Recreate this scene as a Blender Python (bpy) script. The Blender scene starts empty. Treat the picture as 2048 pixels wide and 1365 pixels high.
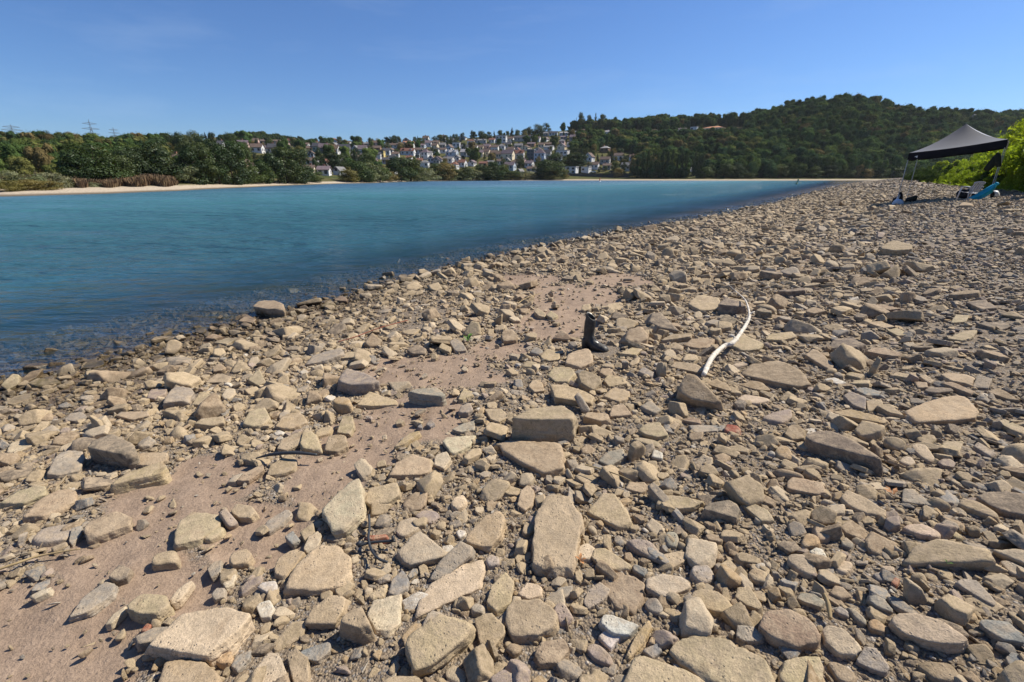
import bpy, bmesh, math, random
import numpy as np
from mathutils import Vector, Matrix, Euler

R = math.radians
rng = random.Random(7)
nr = np.random.RandomState(11)
sc = bpy.context.scene
COL = sc.collection

# ---------------------------------------------------------------- camera, sky, sun, exposure
CAM_H, PITCH, LENS = 2.0, 19.8, 16.0
cam_d = bpy.data.cameras.new('camera'); cam_d.lens = LENS; cam_d.sensor_width = 36.0
cam_d.clip_start = 0.05; cam_d.clip_end = 12000
cam = bpy.data.objects.new('camera', cam_d); COL.objects.link(cam)
cam.location = (0, 0, CAM_H); cam.rotation_euler = (R(90 - PITCH), 0, 0)
sc.camera = cam

SUN_AZ, SUN_EL = 67.0, 47.0            # azimuth clockwise from the view direction (+Y)
world = bpy.data.worlds.new('World'); sc.world = world; world.use_nodes = True
wn = world.node_tree; wn.nodes.clear()
wo = wn.nodes.new('ShaderNodeOutputWorld'); wb = wn.nodes.new('ShaderNodeBackground')
sky = wn.nodes.new('ShaderNodeTexSky'); sky.sky_type = 'NISHITA'; sky.sun_disc = False
sky.sun_elevation = R(SUN_EL); sky.sun_rotation = R(SUN_AZ)
sky.altitude = 60; sky.air_density = 1.0; sky.dust_density = 0.3; sky.ozone_density = 4.5
wb.inputs['Strength'].default_value = 0.078
# faint high cirrus streaks
tc = wn.nodes.new('ShaderNodeTexCoord'); mp = wn.nodes.new('ShaderNodeMapping')
mp.inputs['Scale'].default_value = (1.2, 2.0, 7.0); mp.inputs['Rotation'].default_value = (0.1, 0.25, 0.3)
nz = wn.nodes.new('ShaderNodeTexNoise'); nz.inputs['Scale'].default_value = 2.2; nz.inputs['Detail'].default_value = 7; nz.inputs['Roughness'].default_value = 0.6
cr = wn.nodes.new('ShaderNodeMapRange'); cr.inputs['From Min'].default_value = 0.52; cr.inputs['From Max'].default_value = 0.85; cr.inputs['To Max'].default_value = 0.16
mx = wn.nodes.new('ShaderNodeMixRGB'); mx.inputs['Color2'].default_value = (5.5, 6.8, 8.6, 1)
L = wn.links.new
L(tc.outputs['Generated'], mp.inputs['Vector']); L(mp.outputs['Vector'], nz.inputs['Vector'])
L(nz.outputs['Fac'], cr.inputs['Value']); L(cr.outputs['Result'], mx.inputs['Fac'])
tn = wn.nodes.new('ShaderNodeMixRGB'); tn.blend_type = 'MULTIPLY'; tn.inputs['Fac'].default_value = 1.0; tn.inputs['Color2'].default_value = (0.61, 0.81, 1.10, 1)   # clear deep-blue air
L(sky.outputs['Color'], tn.inputs['Color1']); L(tn.outputs['Color'], mx.inputs['Color1']); L(mx.outputs['Color'], wb.inputs['Color']); L(wb.outputs['Background'], wo.inputs['Surface'])

sd = bpy.data.lights.new('sun', 'SUN'); sd.energy = 5.0; sd.angle = R(0.53); sd.color = (1.0, 0.93, 0.80)
sun = bpy.data.objects.new('sun', sd); COL.objects.link(sun)
SUNV = Vector((math.sin(R(SUN_AZ)) * math.cos(R(SUN_EL)), math.cos(R(SUN_AZ)) * math.cos(R(SUN_EL)), math.sin(R(SUN_EL))))
sun.rotation_euler = SUNV.to_track_quat('Z', 'Y').to_euler(); sun.location = (0, 0, 60)

vs = sc.view_settings
vs.view_transform = 'Standard'; vs.look = 'None'; vs.exposure = 0.50; vs.gamma = 1.0; vs.use_curve_mapping = False
sc.cycles.max_bounces = 6; sc.cycles.transparent_max_bounces = 8
sc.cycles.use_denoising = True

# ---------------------------------------------------------------- projection helpers
FPX = LENS / 36.0 * 2048.0
CP, SP = math.cos(R(PITCH)), math.sin(R(PITCH))
def ray(x, y):
    dx = (x - 1024) / FPX; dy = (682.5 - y) / FPX
    return np.array([dx, CP + dy * SP, -SP + dy * CP])
def project(P):
    P = np.asarray(P, float); d = P - np.array([0, 0, CAM_H])
    zc = d[..., 1] * CP - d[..., 2] * SP
    uc = d[..., 1] * SP + d[..., 2] * CP
    zc = np.where(zc < 1e-4, 1e-4, zc)
    return 1024 + FPX * d[..., 0] / zc, 682.5 - FPX * uc / zc

# ---------------------------------------------------------------- numpy noise
_perm = np.random.RandomState(5).rand(65536)
def _h(ix, iy, iz, seed):
    k = (ix * 73856093) ^ (iy * 19349663) ^ (iz * 83492791) ^ (seed * 2654435)
    return _perm[k & 65535]
def vnoise(p, seed=0):
    p = np.asarray(p, float); i = np.floor(p).astype(np.int64); f = p - i; f = f * f * (3 - 2 * f)
    x, y, z = i[..., 0], i[..., 1], i[..., 2]; a, b, c = f[..., 0], f[..., 1], f[..., 2]
    r = 0
    for ox in (0, 1):
        for oy in (0, 1):
            for oz in (0, 1):
                w = (a if ox else 1 - a) * (b if oy else 1 - b) * (c if oz else 1 - c)
                r = r + w * _h(x + ox, y + oy, z + oz, seed)
    return r * 2 - 1
def fbm(p, seed=0, octv=4, gain=0.5):
    s, a, t = 0, 1, 0; p = np.asarray(p, float)
    for o in range(octv):
        s = s + a * vnoise(p * (2.03 ** o) + 17.3 * o, seed + o); t += a; a *= gain
    return s / t

# ---------------------------------------------------------------- near bank: shoreline and height profile
SHORE = np.array([(-12.6, -7.8), (-5.24, 4.22), (-2.92, 8.0), (0.24, 13.8), (4.6, 19.6), (10.6, 26.6), (39.6, 65.6), (68.6, 104.6), (180, 250), (420, 540)], float)
SHORE[0] = SHORE[1] - (SHORE[2] - SHORE[1]) * 8
def shore_s(x, y):
    x = np.asarray(x, float); y = np.asarray(y, float)
    best = np.full(x.shape, 1e9); sg = np.zeros(x.shape)
    for a, b in zip(SHORE[:-1], SHORE[1:]):
        d = b - a; l2 = d @ d
        t = np.clip(((x - a[0]) * d[0] + (y - a[1]) * d[1]) / l2, 0, 1)
        qx, qy = a[0] + t * d[0], a[1] + t * d[1]
        dist = np.hypot(x - qx, y - qy)
        s = np.sign((x - a[0]) * d[1] - (y - a[1]) * d[0])
        m = dist < best
        best = np.where(m, dist, best); sg = np.where(m, s, sg)
    s = best * sg
    # farther up, the waterline cuts a little deeper into the bank
    return s - np.interp(y, [9, 16, 27, 60], [0, 0.6, 1.5, 2.2]) * np.clip(1 - s / 6.0, 0, 1)
PS = [-60, -20, -6, -2, 0, 2, 4.5, 6.7, 9, 10.4, 13, 16, 22, 40, 300]
PZ = [-2.4, -2.3, -0.75, -0.2, 0, 0.11, 0.27, 0.48, 0.82, 1.02, 1.38, 1.65, 2.0, 2.3, 2.6]
def zbase(x, y):
    return np.interp(shore_s(x, y), PS, PZ)
def zground(x, y):
    x = np.asarray(x, float); y = np.asarray(y, float)
    s = shore_s(x, y); z = np.interp(s, PS, PZ)
    amp = np.interp(s, [-3, 0.2, 2, 14, 20], [0.05, 0.025, 0.045, 0.055, 0.15])
    p = np.stack([x, y, np.zeros_like(x)], -1)
    return z + amp * fbm(p * 0.55, 3, 3) + 0.018 * fbm(p * 2.6, 9, 3)
def pix_ground(x, y, zf=zbase):
    d = ray(x, y); t = 0.6; step = 0.05
    while t < 400:
        p = d * t
        if CAM_H + p[2] < float(zf(p[0], p[1])):
            lo, hi = t - step, t
            for _ in range(24):
                m = (lo + hi) / 2; q = d * m
                if CAM_H + q[2] < float(zf(q[0], q[1])): hi = m
                else: lo = m
            q = d * hi
            return np.array([q[0], q[1], CAM_H + q[2]])
        step = max(0.05, t * 0.012); t += step
    q = d * 400
    return np.array([q[0], q[1], CAM_H + q[2]])

def pix_ground2(x, y):
    dz = 0.0
    for _ in range(3):
        g = pix_ground(x, y, lambda a, b: zbase(a, b) + dz); dz = float(zground(g[0], g[1])) - float(zbase(g[0], g[1]))
    return g

# sandy patches on the bank (photo coordinates of their middles, turned into a ground weight)
SAND = [(880, 745, 130, 40), (840, 830, 105, 50), (730, 885, 80, 48), (640, 965, 80, 55), (520, 1065, 105, 65), (330, 1010, 130, 60),
        (230, 1120, 150, 55), (120, 1260, 190, 100), (60, 1345, 210, 60), (430, 960, 90, 45), (1110, 650, 80, 36), (1150, 592, 100, 26),
        (1000, 700, 60, 24), (330, 1180, 120, 50), (1230, 560, 70, 14), (1060, 560, 60, 12)]
def sandw(x, y):
    x = np.asarray(x, float); y = np.asarray(y, float)
    u, v = project(np.stack([x, y, zbase(x, y)], -1))
    w = np.zeros_like(x); nz2 = 0.7 * fbm(np.stack([x, y, 0 * x], -1) * 2.2, 15, 3)
    for cx, cy, a, b in SAND:
        e = ((u - cx) / a) ** 2 + ((v - cy) / b) ** 2 + nz2
        w = np.maximum(w, np.clip(1.5 - e, 0, 1))
    w = np.where(y < 0.3, 0.3, w)
    return w

# ---------------------------------------------------------------- object helpers
def mesh_np(name, V, F, mat=None, smooth=False):
    me = bpy.data.meshes.new(name)
    V = np.asarray(V, np.float32); 
    if isinstance(F, np.ndarray):
        n, k = F.shape
        me.vertices.add(len(V)); me.vertices.foreach_set('co', V.ravel())
        me.loops.add(n * k); me.loops.foreach_set('vertex_index', F.astype(np.int32).ravel())
        me.polygons.add(n); me.polygons.foreach_set('loop_start', np.arange(0, n * k, k, dtype=np.int32))
        me.update(calc_edges=True)
    else:
        me.from_pydata([tuple(v) for v in V], [], F)
    if smooth: me.polygons.foreach_set('use_smooth', np.ones(len(me.polygons), bool))
    if mat: me.materials.append(mat)
    me.update()
    return me
def add(name, me, parent=None, loc=(0, 0, 0), rot=(0, 0, 0), scale=(1, 1, 1), coll=None):
    o = bpy.data.objects.new(name, me); (coll or COL).objects.link(o)
    o.location = loc; o.rotation_euler = rot; o.scale = scale
    if parent: o.parent = parent
    return o
def tag(o, label=None, cat=None, group=None, kind=None):
    if label: o['label'] = label
    if cat: o['category'] = cat
    if group: o['group'] = group
    if kind: o['kind'] = kind
    return o
def thing(name, label, cat, loc=(0, 0, 0), rz=0, group=None):
    o = bpy.data.objects.new(name, None); COL.objects.link(o)
    o.location = loc; o.rotation_euler = (0, 0, rz); o.empty_display_size = 0.2
    return tag(o, label, cat, group)
def struct(name, me): 
    o = add(name, me); o['kind'] = 'structure'; return o
class MB:
    def __init__(s): s.v = []; s.f = []
    def box(s, c, h, rot=None):
        i = len(s.v); c = Vector(c)
        for x in (-1, 1):
            for y in (-1, 1):
                for z in (-1, 1):
                    p = Vector((x * h[0], y * h[1], z * h[2]))
                    if rot: p = rot @ p
                    s.v.append(tuple(c + p))
        s.f += [tuple(i + k for k in q) for q in ((0, 1, 3, 2), (4, 6, 7, 5), (0, 4, 5, 1), (2, 3, 7, 6), (0, 2, 6, 4), (1, 5, 7, 3))]
        return s
    def tube(s, pts, rad, n=8, cap=True):
        pts = [Vector(p) for p in pts]; i0 = len(s.v); m = len(pts)
        if not hasattr(rad, '__len__'): rad = [rad] * m
        up = Vector((0, 0, 1))
        for k, p in enumerate(pts):
            t = (pts[min(k + 1, m - 1)] - pts[max(k - 1, 0)]).normalized()
            a = t.cross(up)
            if a.length < 1e-3: a = t.cross(Vector((1, 0, 0)))
            a.normalize(); b = t.cross(a)
            for j in range(n):
                an = 2 * math.pi * j / n
                s.v.append(tuple(p + (a * math.cos(an) + b * math.sin(an)) * rad[k]))
        for k in range(m - 1):
            for j in range(n):
                s.f.append((i0 + k * n + j, i0 + k * n + (j + 1) % n, i0 + (k + 1) * n + (j + 1) % n, i0 + (k + 1) * n + j))
        if cap:
            s.f.append(tuple(i0 + j for j in range(n))[::-1]); s.f.append(tuple(i0 + (m - 1) * n + j for j in range(n)))
        return s
    def poly(s, pts):
        i = len(s.v); s.v += [tuple(p) for p in pts]; s.f.append(tuple(range(i, i + len(pts)))); return s
    def mesh(s, name, mat, smooth=False):
        me = bpy.data.meshes.new(name); me.from_pydata(s.v, [], s.f)
        bm = bmesh.new(); bm.from_mesh(me); bmesh.ops.recalc_face_normals(bm, faces=bm.faces); bm.to_mesh(me); bm.free()
        me.materials.append(mat)
        if smooth: me.polygons.foreach_set('use_smooth', np.ones(len(me.polygons), bool))
        me.update(); return me
    def build(s, name, mat, parent=None, smooth=False, loc=(0, 0, 0)):
        return add(name, s.mesh(name, mat, smooth), parent, loc)

# ---------------------------------------------------------------- materials
class NT:
    def __init__(s, name):
        s.m = bpy.data.materials.new(name); s.m.use_nodes = True; s.t = s.m.node_tree; s.t.nodes.clear()
        s.out = s.n('OutputMaterial')
    def n(s, typ, **kw):
        nd = s.t.nodes.new('ShaderNode' + typ)
        for k, v in kw.items():
            if hasattr(nd, k): setattr(nd, k, v)
        return nd
    def link(s, a, b): s.t.links.new(a, b)
    def val(s, sock, v):
        if hasattr(v, 'is_linked') or isinstance(v, bpy.types.NodeSocket): s.link(v, sock)
        else: sock.default_value = v
    def noise(s, vec, scale, detail=4, rough=0.55, dist=0.0):
        nd = s.n('TexNoise'); nd.inputs['Scale'].default_value = scale; nd.inputs['Detail'].default_value = detail
        nd.inputs['Roughness'].default_value = rough; nd.inputs['Distortion'].default_value = dist
        if vec is not None: s.link(vec, nd.inputs['Vector'])
        return nd.outputs['Fac']
    def rng(s, v, a, b, c=0.0, d=1.0):
        nd = s.n('MapRange'); s.link(v, nd.inputs['Value'])
        for k, q in zip(('From Min', 'From Max', 'To Min', 'To Max'), (a, b, c, d)): nd.inputs[k].default_value = q
        return nd.outputs['Result']
    def mix(s, f, a, b, mode='MIX'):
        nd = s.n('MixRGB', blend_type=mode)
        for sock, v in zip((nd.inputs['Fac'], nd.inputs['Color1'], nd.inputs['Color2']), (f, a, b)): s.val(sock, v)
        return nd.outputs['Color']
    def math(s, op, a, b=0.0):
        nd = s.n('Math', operation=op); s.val(nd.inputs[0], a); s.val(nd.inputs[1], b); return nd.outputs[0]
    def ramp(s, f, stops):
        nd = s.n('ValToRGB'); s.link(f, nd.inputs['Fac']); e = nd.color_ramp.elements
        while len(e) < len(stops): e.new(0.5)
        for k, (p, c) in enumerate(stops): e[k].position = p; e[k].color = tuple(c) + (1,)
        return nd.outputs['Color']
    def bump(s, h, strength=0.3, dist=0.02, normal=None):
        nd = s.n('Bump'); nd.inputs['Strength'].default_value = strength; nd.inputs['Distance'].default_value = dist
        s.link(h, nd.inputs['Height'])
        if normal is not None: s.link(normal, nd.inputs['Normal'])
        return nd.outputs['Normal']
    def bsdf(s, color, rough=0.8, normal=None, spec=0.3, **kw):
        nd = s.n('BsdfPrincipled'); s.val(nd.inputs['Base Color'], color); s.val(nd.inputs['Roughness'], rough)
        nd.inputs['Specular IOR Level'].default_value = spec
        if normal is not None: s.link(normal, nd.inputs['Normal'])
        for k, v in kw.items(): s.val(nd.inputs[k.replace('_', ' ')], v)
        return nd.outputs['BSDF']
    def done(s, sh): s.link(sh, s.out.inputs['Surface']); return s.m
def c4(c): return tuple(c) + (1,)
def simple(name, col, rough=0.7, spec=0.3, var=0.15, scale=8.0, bump=0.0, **kw):
    t = NT(name); tcn = t.n('TexCoord'); n = t.noise(tcn.outputs['Object'], scale, 4)
    f = t.rng(n, 0.3, 0.7, 1 - var, 1 + var)
    col_s = t.mix(1.0, c4(col), f, 'MULTIPLY')
    nm = t.bump(n, bump, 0.02) if bump else None
    return t.done(t.bsdf(col_s, rough, nm, spec, **kw))

def rock_material(name, instanced):
    t = NT(name); tcn = t.n('TexCoord'); geo = t.n('NewGeometry')
    if instanced:
        at = t.n('Attribute', attribute_type='INSTANCER', attribute_name='tint'); col = at.outputs['Color']; k = 0.22
        vec = tcn.outputs['Object']
    else:
        oi = t.n('ObjectInfo'); col = oi.outputs['Color']; k = 1.0
        rv = t.n('VectorMath', operation='ADD'); t.link(tcn.outputs['Object'], rv.inputs[0])
        cx = t.n('CombineXYZ'); 
        m100 = t.math('MULTIPLY', oi.outputs['Random'], 57.0); t.link(m100, cx.inputs[0]); t.link(m100, cx.inputs[2])
        t.link(cx.outputs[0], rv.inputs[1]); vec = rv.outputs[0]
    big = t.noise(vec, 7 * k, 5, 0.6, 0.4)
    mid = t.noise(vec, 34 * k, 5, 0.65)
    fine = t.noise(vec, 160 * k, 3, 0.7)
    col = t.mix(t.rng(big, 0.3, 0.75), t.mix(1.0, col, (0.74, 0.73, 0.72, 1), 'MULTIPLY'), t.mix(1.0, col, (1.14, 1.12, 1.08, 1), 'MULTIPLY'))
    col = t.mix(1.0, col, t.rng(mid, 0.3, 0.72, 0.74, 1.2), 'MULTIPLY')
    # dried river silt clinging in patches
    silt = t.math('MULTIPLY', t.rng(t.noise(vec, 13 * k, 4, 0.7, 0.6), 0.42, 0.62), 0.62)
    col = t.mix(silt, col, (0.42, 0.322, 0.215, 1))
    # iron stains and pale veins
    col = t.mix(t.math('MULTIPLY', t.rng(t.noise(vec, 4.5 * k, 5, 0.7, 1.2), 0.58, 0.72), 0.45), col, (0.20, 0.125, 0.07, 1))
    vein = t.noise(vec, 5.5 * k, 3, 0.5, 1.5)
    vn = t.math('MULTIPLY', t.rng(t.math('ABSOLUTE', t.math('SUBTRACT', vein, 0.5)), 0.0, 0.012, 1, 0), t.rng(big, 0.5, 0.62))
    col = t.mix(t.math('MULTIPLY', vn, 0.55), col, (0.12, 0.095, 0.075, 1))
    # dark pits and lichen-like specks
    vo = t.n('TexVoronoi'); vo.inputs['Scale'].default_value = 55 * k; t.link(vec, vo.inputs['Vector'])
    pit = t.math('MULTIPLY', t.rng(vo.outputs['Distance'], 0.10, 0.26, 1, 0), t.rng(big, 0.48, 0.62))
    col = t.mix(t.math('MULTIPLY', pit, 0.45), col, (0.06, 0.05, 0.042, 1))
    sp = t.rng(fine, 0.36, 0.64, 0.82, 1.16)
    col = t.mix(1.0, col, sp, 'MULTIPLY')
    # stones standing in the wet at the waterline
    sx = t.n('SeparateXYZ'); t.link(geo.outputs['Position'], sx.inputs[0])
    wz = t.math('ADD', sx.outputs['Z'], t.math('MULTIPLY', t.math('SUBTRACT', t.noise(geo.outputs['Position'], 6, 3), 0.5), 0.12))
    wet = t.rng(wz, 0.03, 0.11, 1, 0)
    col = t.mix(wet, col, t.mix(1.0, col, (0.33, 0.31, 0.26, 1), 'MULTIPLY'))
    rough = t.rng(wet, 0, 1, 0.88, 0.32)
    h = t.math('ADD', t.math('MULTIPLY', mid, 0.7), t.math('SUBTRACT', t.math('MULTIPLY', fine, 0.28), t.math('MULTIPLY', pit, 0.5)))
    h = t.math('ADD', h, t.math('MULTIPLY', big, 1.0))
    nm = t.bump(h, 0.75, 0.012 if not instanced else 0.007)
    return t.done(t.bsdf(col, rough, nm, 0.25))
M_ROCK = rock_material('weathered_rock', False)
M_STONE = rock_material('loose_stone', True)

def ground_material():
    t = NT('sandy_ground'); geo = t.n('NewGeometry'); P = geo.outputs['Position']
    at = t.n('Attribute', attribute_name='sand'); w = at.outputs['Fac']
    n1 = t.noise(P, 1.3, 4, 0.6); n2 = t.noise(P, 9, 5, 0.65); n3 = t.noise(P, 60, 4, 0.7); n4 = t.noise(P, 260, 2, 0.7)
    sandc = t.mix(t.rng(n2, 0.3, 0.7), (0.255, 0.182, 0.128, 1), (0.345, 0.252, 0.180, 1))
    vo = t.n('TexVoronoi'); vo.inputs['Scale'].default_value = 95; t.link(P, vo.inputs['Vector'])
    vo2 = t.n('TexVoronoi'); vo2.inputs['Scale'].default_value = 38; t.link(P, vo2.inputs['Vector'])
    hs = t.n('SeparateColor'); t.link(vo.outputs['Color'], hs.inputs[0])
    grit = t.ramp(hs.outputs[0], [(0.0, (.15, .12, .092)), (0.35, (.29, .225, .158)), (0.75, (.35, .275, .195)), (0.92, (.24, .22, .2)), (1.0, (.52, .45, .37))])
    grit = t.mix(1.0, grit, t.rng(vo.outputs['Distance'], 0.0, 0.6, 1.15, 0.72), 'MULTIPLY')
    f = t.rng(t.math('ADD', w, t.math('MULTIPLY', t.math('SUBTRACT', n2, 0.5), 0.9)), 0.25, 0.6)
    col = t.mix(f, grit, sandc)
    col = t.mix(1.0, col, t.rng(n3, 0.3, 0.7, 0.8, 1.18), 'MULTIPLY')
    # scattered dark crumbs of dried mud in the sand
    col = t.mix(t.math('MULTIPLY', t.rng(n4, 0.62, 0.7), 0.55), col, (0.10, 0.075, 0.06, 1))
    sx = t.n('SeparateXYZ'); t.link(P, sx.inputs[0])
    wz = t.math('ADD', sx.outputs['Z'], t.math('MULTIPLY', t.math('SUBTRACT', n1, 0.5), 0.12))
    wet = t.rng(wz, 0.015, 0.12, 1, 0)
    col = t.mix(wet, col, t.mix(1.0, col, (0.50, 0.42, 0.36, 1), 'MULTIPLY'))
    h = t.math('ADD', t.math('MULTIPLY', n2, 1.6), t.math('ADD', t.math('MULTIPLY', n3, 0.8), t.math('MULTIPLY', n4, 0.22)))
    h = t.math('SUBTRACT', h, t.math('MULTIPLY', t.math('MULTIPLY', vo.outputs['Distance'], t.math('SUBTRACT', 1.0, f)), 0.8))
    return t.done(t.bsdf(col, t.rng(wet, 0, 1, 0.9, 0.45), t.bump(h, 0.8, 0.014), 0.2))
M_GROUND = ground_material()

def water_material():
    t = NT('river_water'); geo = t.n('NewGeometry'); P = geo.outputs['Position']
    # distance from the waterline along the bank's normal gives the depth of water
    dt = t.n('VectorMath', operation='DOT_PRODUCT'); t.link(P, dt.inputs[0])
    a, b = SHORE[1], SHORE[5]; d = (b - a) / np.linalg.norm(b - a); n = np.array([d[1], -d[0]])
    dt.inputs[1].default_value = (n[0], n[1], 0); c = float(n @ a)
    s = t.math('SUBTRACT', c, dt.outputs['Value'])      # metres out from the bank
    n1 = t.noise(P, 0.35, 3, 0.6)
    so = t.math('ADD', s, t.math('MULTIPLY', t.math('SUBTRACT', n1, 0.5), 1.5))
    clear = t.rng(so, 0.1, 6.0, 0.95, 0.0)
    far = t.rng(s, 2, 45, 0, 1)
    # wavelets run roughly across the view
    mpn = t.n('Mapping'); mpn.inputs['Rotation'].default_value = (0, 0, R(-12)); mpn.inputs['Scale'].default_value = (0.42, 1.0, 1.0); t.link(P, mpn.inputs['Vector'])
    V = mpn.outputs[0]
    w1 = t.noise(V, 1.1, 3, 0.55, 0.3); w2 = t.noise(V, 4.2, 3, 0.6, 0.2); w3 = t.noise(V, 13.0, 2, 0.6); w0 = t.noise(V, 0.22, 2, 0.5)
    calm = t.rng(t.noise(V, 0.06, 3, 0.6), 0.35, 0.65, 0.45, 1.25)
    h = t.math('ADD', t.math('MULTIPLY', w1, 1.6), t.math('ADD', t.math('MULTIPLY', w2, 0.42), t.math('ADD', t.math('MULTIPLY', w3, 0.12), t.math('MULTIPLY', w0, 2.0))))
    h = t.math('MULTIPLY', h, calm)
    bp = t.n('Bump'); bp.inputs['Distance'].default_value = 0.42; t.link(h, bp.inputs['Height'])
    t.link(t.rng(s, 0, 9, 0.35, 1.0), bp.inputs['Strength'])
    N = bp.outputs['Normal']
    body = t.mix(t.rng(s, 35, 95), t.mix(far, (0.028, 0.088, 0.128, 1), (0.044, 0.158, 0.172, 1)), (0.024, 0.090, 0.145, 1))
    df = t.n('BsdfDiffuse'); t.link(body, df.inputs['Color']); t.link(N, df.inputs['Normal'])
    tr = t.n('BsdfTransparent'); tr.inputs['Color'].default_value = (0.88, 0.88, 0.80, 1)
    m1 = t.n('MixShader'); t.link(clear, m1.inputs[0]); t.link(df.outputs[0], m1.inputs[1]); t.link(tr.outputs[0], m1.inputs[2])
    gl = t.n('BsdfGlossy'); t.link(t.rng(s, 5, 60, 0.10, 0.32), gl.inputs['Roughness']); t.link(N, gl.inputs['Normal']); gl.inputs['Color'].default_value = (0.9, 0.95, 1, 1)
    fr = t.n('Fresnel'); fr.inputs['IOR'].default_value = 1.33; t.link(N, fr.inputs['Normal'])
    m2 = t.n('MixShader'); mp2 = t.n('Mapping'); mp2.inputs['Rotation'].default_value = (0, 0, R(-8)); mp2.inputs['Scale'].default_value = (0.05, 0.30, 1.0); t.link(P, mp2.inputs['Vector'])
    ruf = t.noise(mp2.outputs[0], 0.9, 5, 0.68, 0.6)                    # wind-ruffled streaks mirror the sky differently from the slick ones
    mp3 = t.n('Mapping'); mp3.inputs['Rotation'].default_value = (0, 0, R(5)); mp3.inputs['Scale'].default_value = (0.35, 1.7, 1.0); t.link(P, mp3.inputs['Vector'])
    ruf = t.math('ADD', t.math('MULTIPLY', ruf, 0.45), t.math('MULTIPLY', t.noise(mp3.outputs[0], 0.9, 4, 0.7, 0.4), 0.55))
    t.link(t.math('MINIMUM', t.math('MULTIPLY', fr.outputs[0], t.rng(ruf, 0.38, 0.62, 0.30, 1.15)), 0.8), m2.inputs[0]); t.link(m1.outputs[0], m2.inputs[1]); t.link(gl.outputs[0], m2.inputs[2])
    return t.done(m2.outputs[0])
M_WATER = water_material()

def leaf_material(name, cols, trans=0.25, instanced=False, rough=0.6):
    t = NT(name)
    if instanced:
        at = t.n('Attribute', attribute_type='INSTANCER', attribute_name='tint'); base = at.outputs['Color']
    else:
        oi = t.n('ObjectInfo'); base = t.ramp(oi.outputs['Random'], [(i / max(1, len(cols) - 1), c) for i, c in enumerate(cols)])
    at2 = t.n('Attribute', attribute_name='leafv')
    col = t.mix(1.0, base, t.rng(at2.outputs['Fac'], 0, 1, 0.55, 1.5), 'MULTIPLY')
    df = t.n('BsdfDiffuse'); t.link(col, df.inputs['Color'])
    tl = t.n('BsdfTranslucent'); t.link(t.mix(1.0, col, (1.25, 1.2, 0.5, 1), 'MULTIPLY'), tl.inputs['Color'])
    m = t.n('MixShader'); m.inputs[0].default_value = trans; t.link(df.outputs[0], m.inputs[1]); t.link(tl.outputs[0], m.inputs[2])
    gl = t.n('BsdfGlossy'); gl.inputs['Roughness'].default_value = 0.5; gl.inputs['Color'].default_value = (.8, .85, .8, 1)
    m2 = t.n('MixShader'); m2.inputs[0].default_value = 0.0 if instanced else 0.02; t.link(m.outputs[0], m2.inputs[1]); t.link(gl.outputs[0], m2.inputs[2])
    return t.done(m2.outputs[0])
M_LEAF = leaf_material('broadleaf', [(.042, .066, .020), (.060, .084, .022), (.048, .070, .026), (.074, .088, .024), (.040, .060, .022)])
M_LEAFD = leaf_material('dark_broadleaf', [(.028, .048, .018), (.036, .058, .020), (.030, .048, .022)])
M_WILLOW = leaf_material('willow_leaf', [(.19, .20, .115), (.14, .16, .075), (.18, .175, .10)])
M_POPLAR = leaf_material('poplar_leaf', [(.036, .056, .022), (.048, .068, .022), (.038, .056, .022)])
M_CONIFER = leaf_material('conifer_needle', [(.012, .026, .014), (.018, .034, .018)], 0.05)
M_BROWNLEAF = leaf_material('drying_leaf', [(.17, .15, .045), (.19, .14, .055), (.14, .135, .04)])
M_FOREST = leaf_material('forest_leaf', [], 0.2, True)
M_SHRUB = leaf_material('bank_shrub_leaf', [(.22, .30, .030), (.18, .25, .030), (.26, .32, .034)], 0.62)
M_SHRUBD = leaf_material('bank_willow_leaf', [(.050, .085, .022), (.062, .10, .020)], 0.3)  # darker willow leaf; the shade on the clump behind the tent is in this colour
M_BARK = simple('bark', (.06, .045, .035), 0.9, 0.2, 0.35, 3.0, 0.4)
# ---------------------------------------------------------------- near bank mesh (one sheet, finer towards the camera)
def build_bank():
    nrr, na = 340, 460
    rr = np.concatenate([[0.0], np.geomspace(0.25, 420, nrr)])
    az = np.linspace(R(-100), R(100), na)
    A, Q = np.meshgrid(az, rr)
    X, Y = Q * np.sin(A), Q * np.cos(A) - 0.6
    Z = zground(X, Y)
    sw = sandw(X, Y)
    # footprints and scuffs in the sand
    P = np.stack([X, Y, 0 * X], -1)
    Z = Z + (0.030 * fbm(P * 3.6, 21, 3) + 0.010 * fbm(P * 11.0, 22, 2)) * sw * (Q < 14) - 0.010 * sw
    V = np.stack([X, Y, Z], -1).reshape(-1, 3)
    n0 = np.arange(len(rr) - 1)[:, None] * na; j = np.arange(na - 1)[None, :]
    F = np.stack([n0 + j, n0 + j + 1, n0 + na + j + 1, n0 + na + j], -1).reshape(-1, 4)
    me = mesh_np('river_bank', V, F[:, ::-1], M_GROUND, True)
    at = me.attributes.new('sand', 'FLOAT', 'POINT'); at.data.foreach_set('value', sw.reshape(-1).astype(np.float32))
    return struct('beach_ground', me)
build_bank()

def build_water():
    m = MB(); m.poly([(-900, -300, 0), (1500, -300, 0), (1500, 1500, 0), (-900, 1500, 0)])
    struct('river_water', m.mesh('river_water', M_WATER))
build_water()
m = MB(); m.poly([(-2500, -2500, -2.9), (2500, -2500, -2.9), (2500, 2500, -2.9), (-2500, 2500, -2.9)])
M_FARLAND = simple('far_land', (.06, .06, .03), 0.95, 0.1, 0.3, 0.02)
struct('ground', m.mesh('ground', M_FARLAND))

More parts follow.
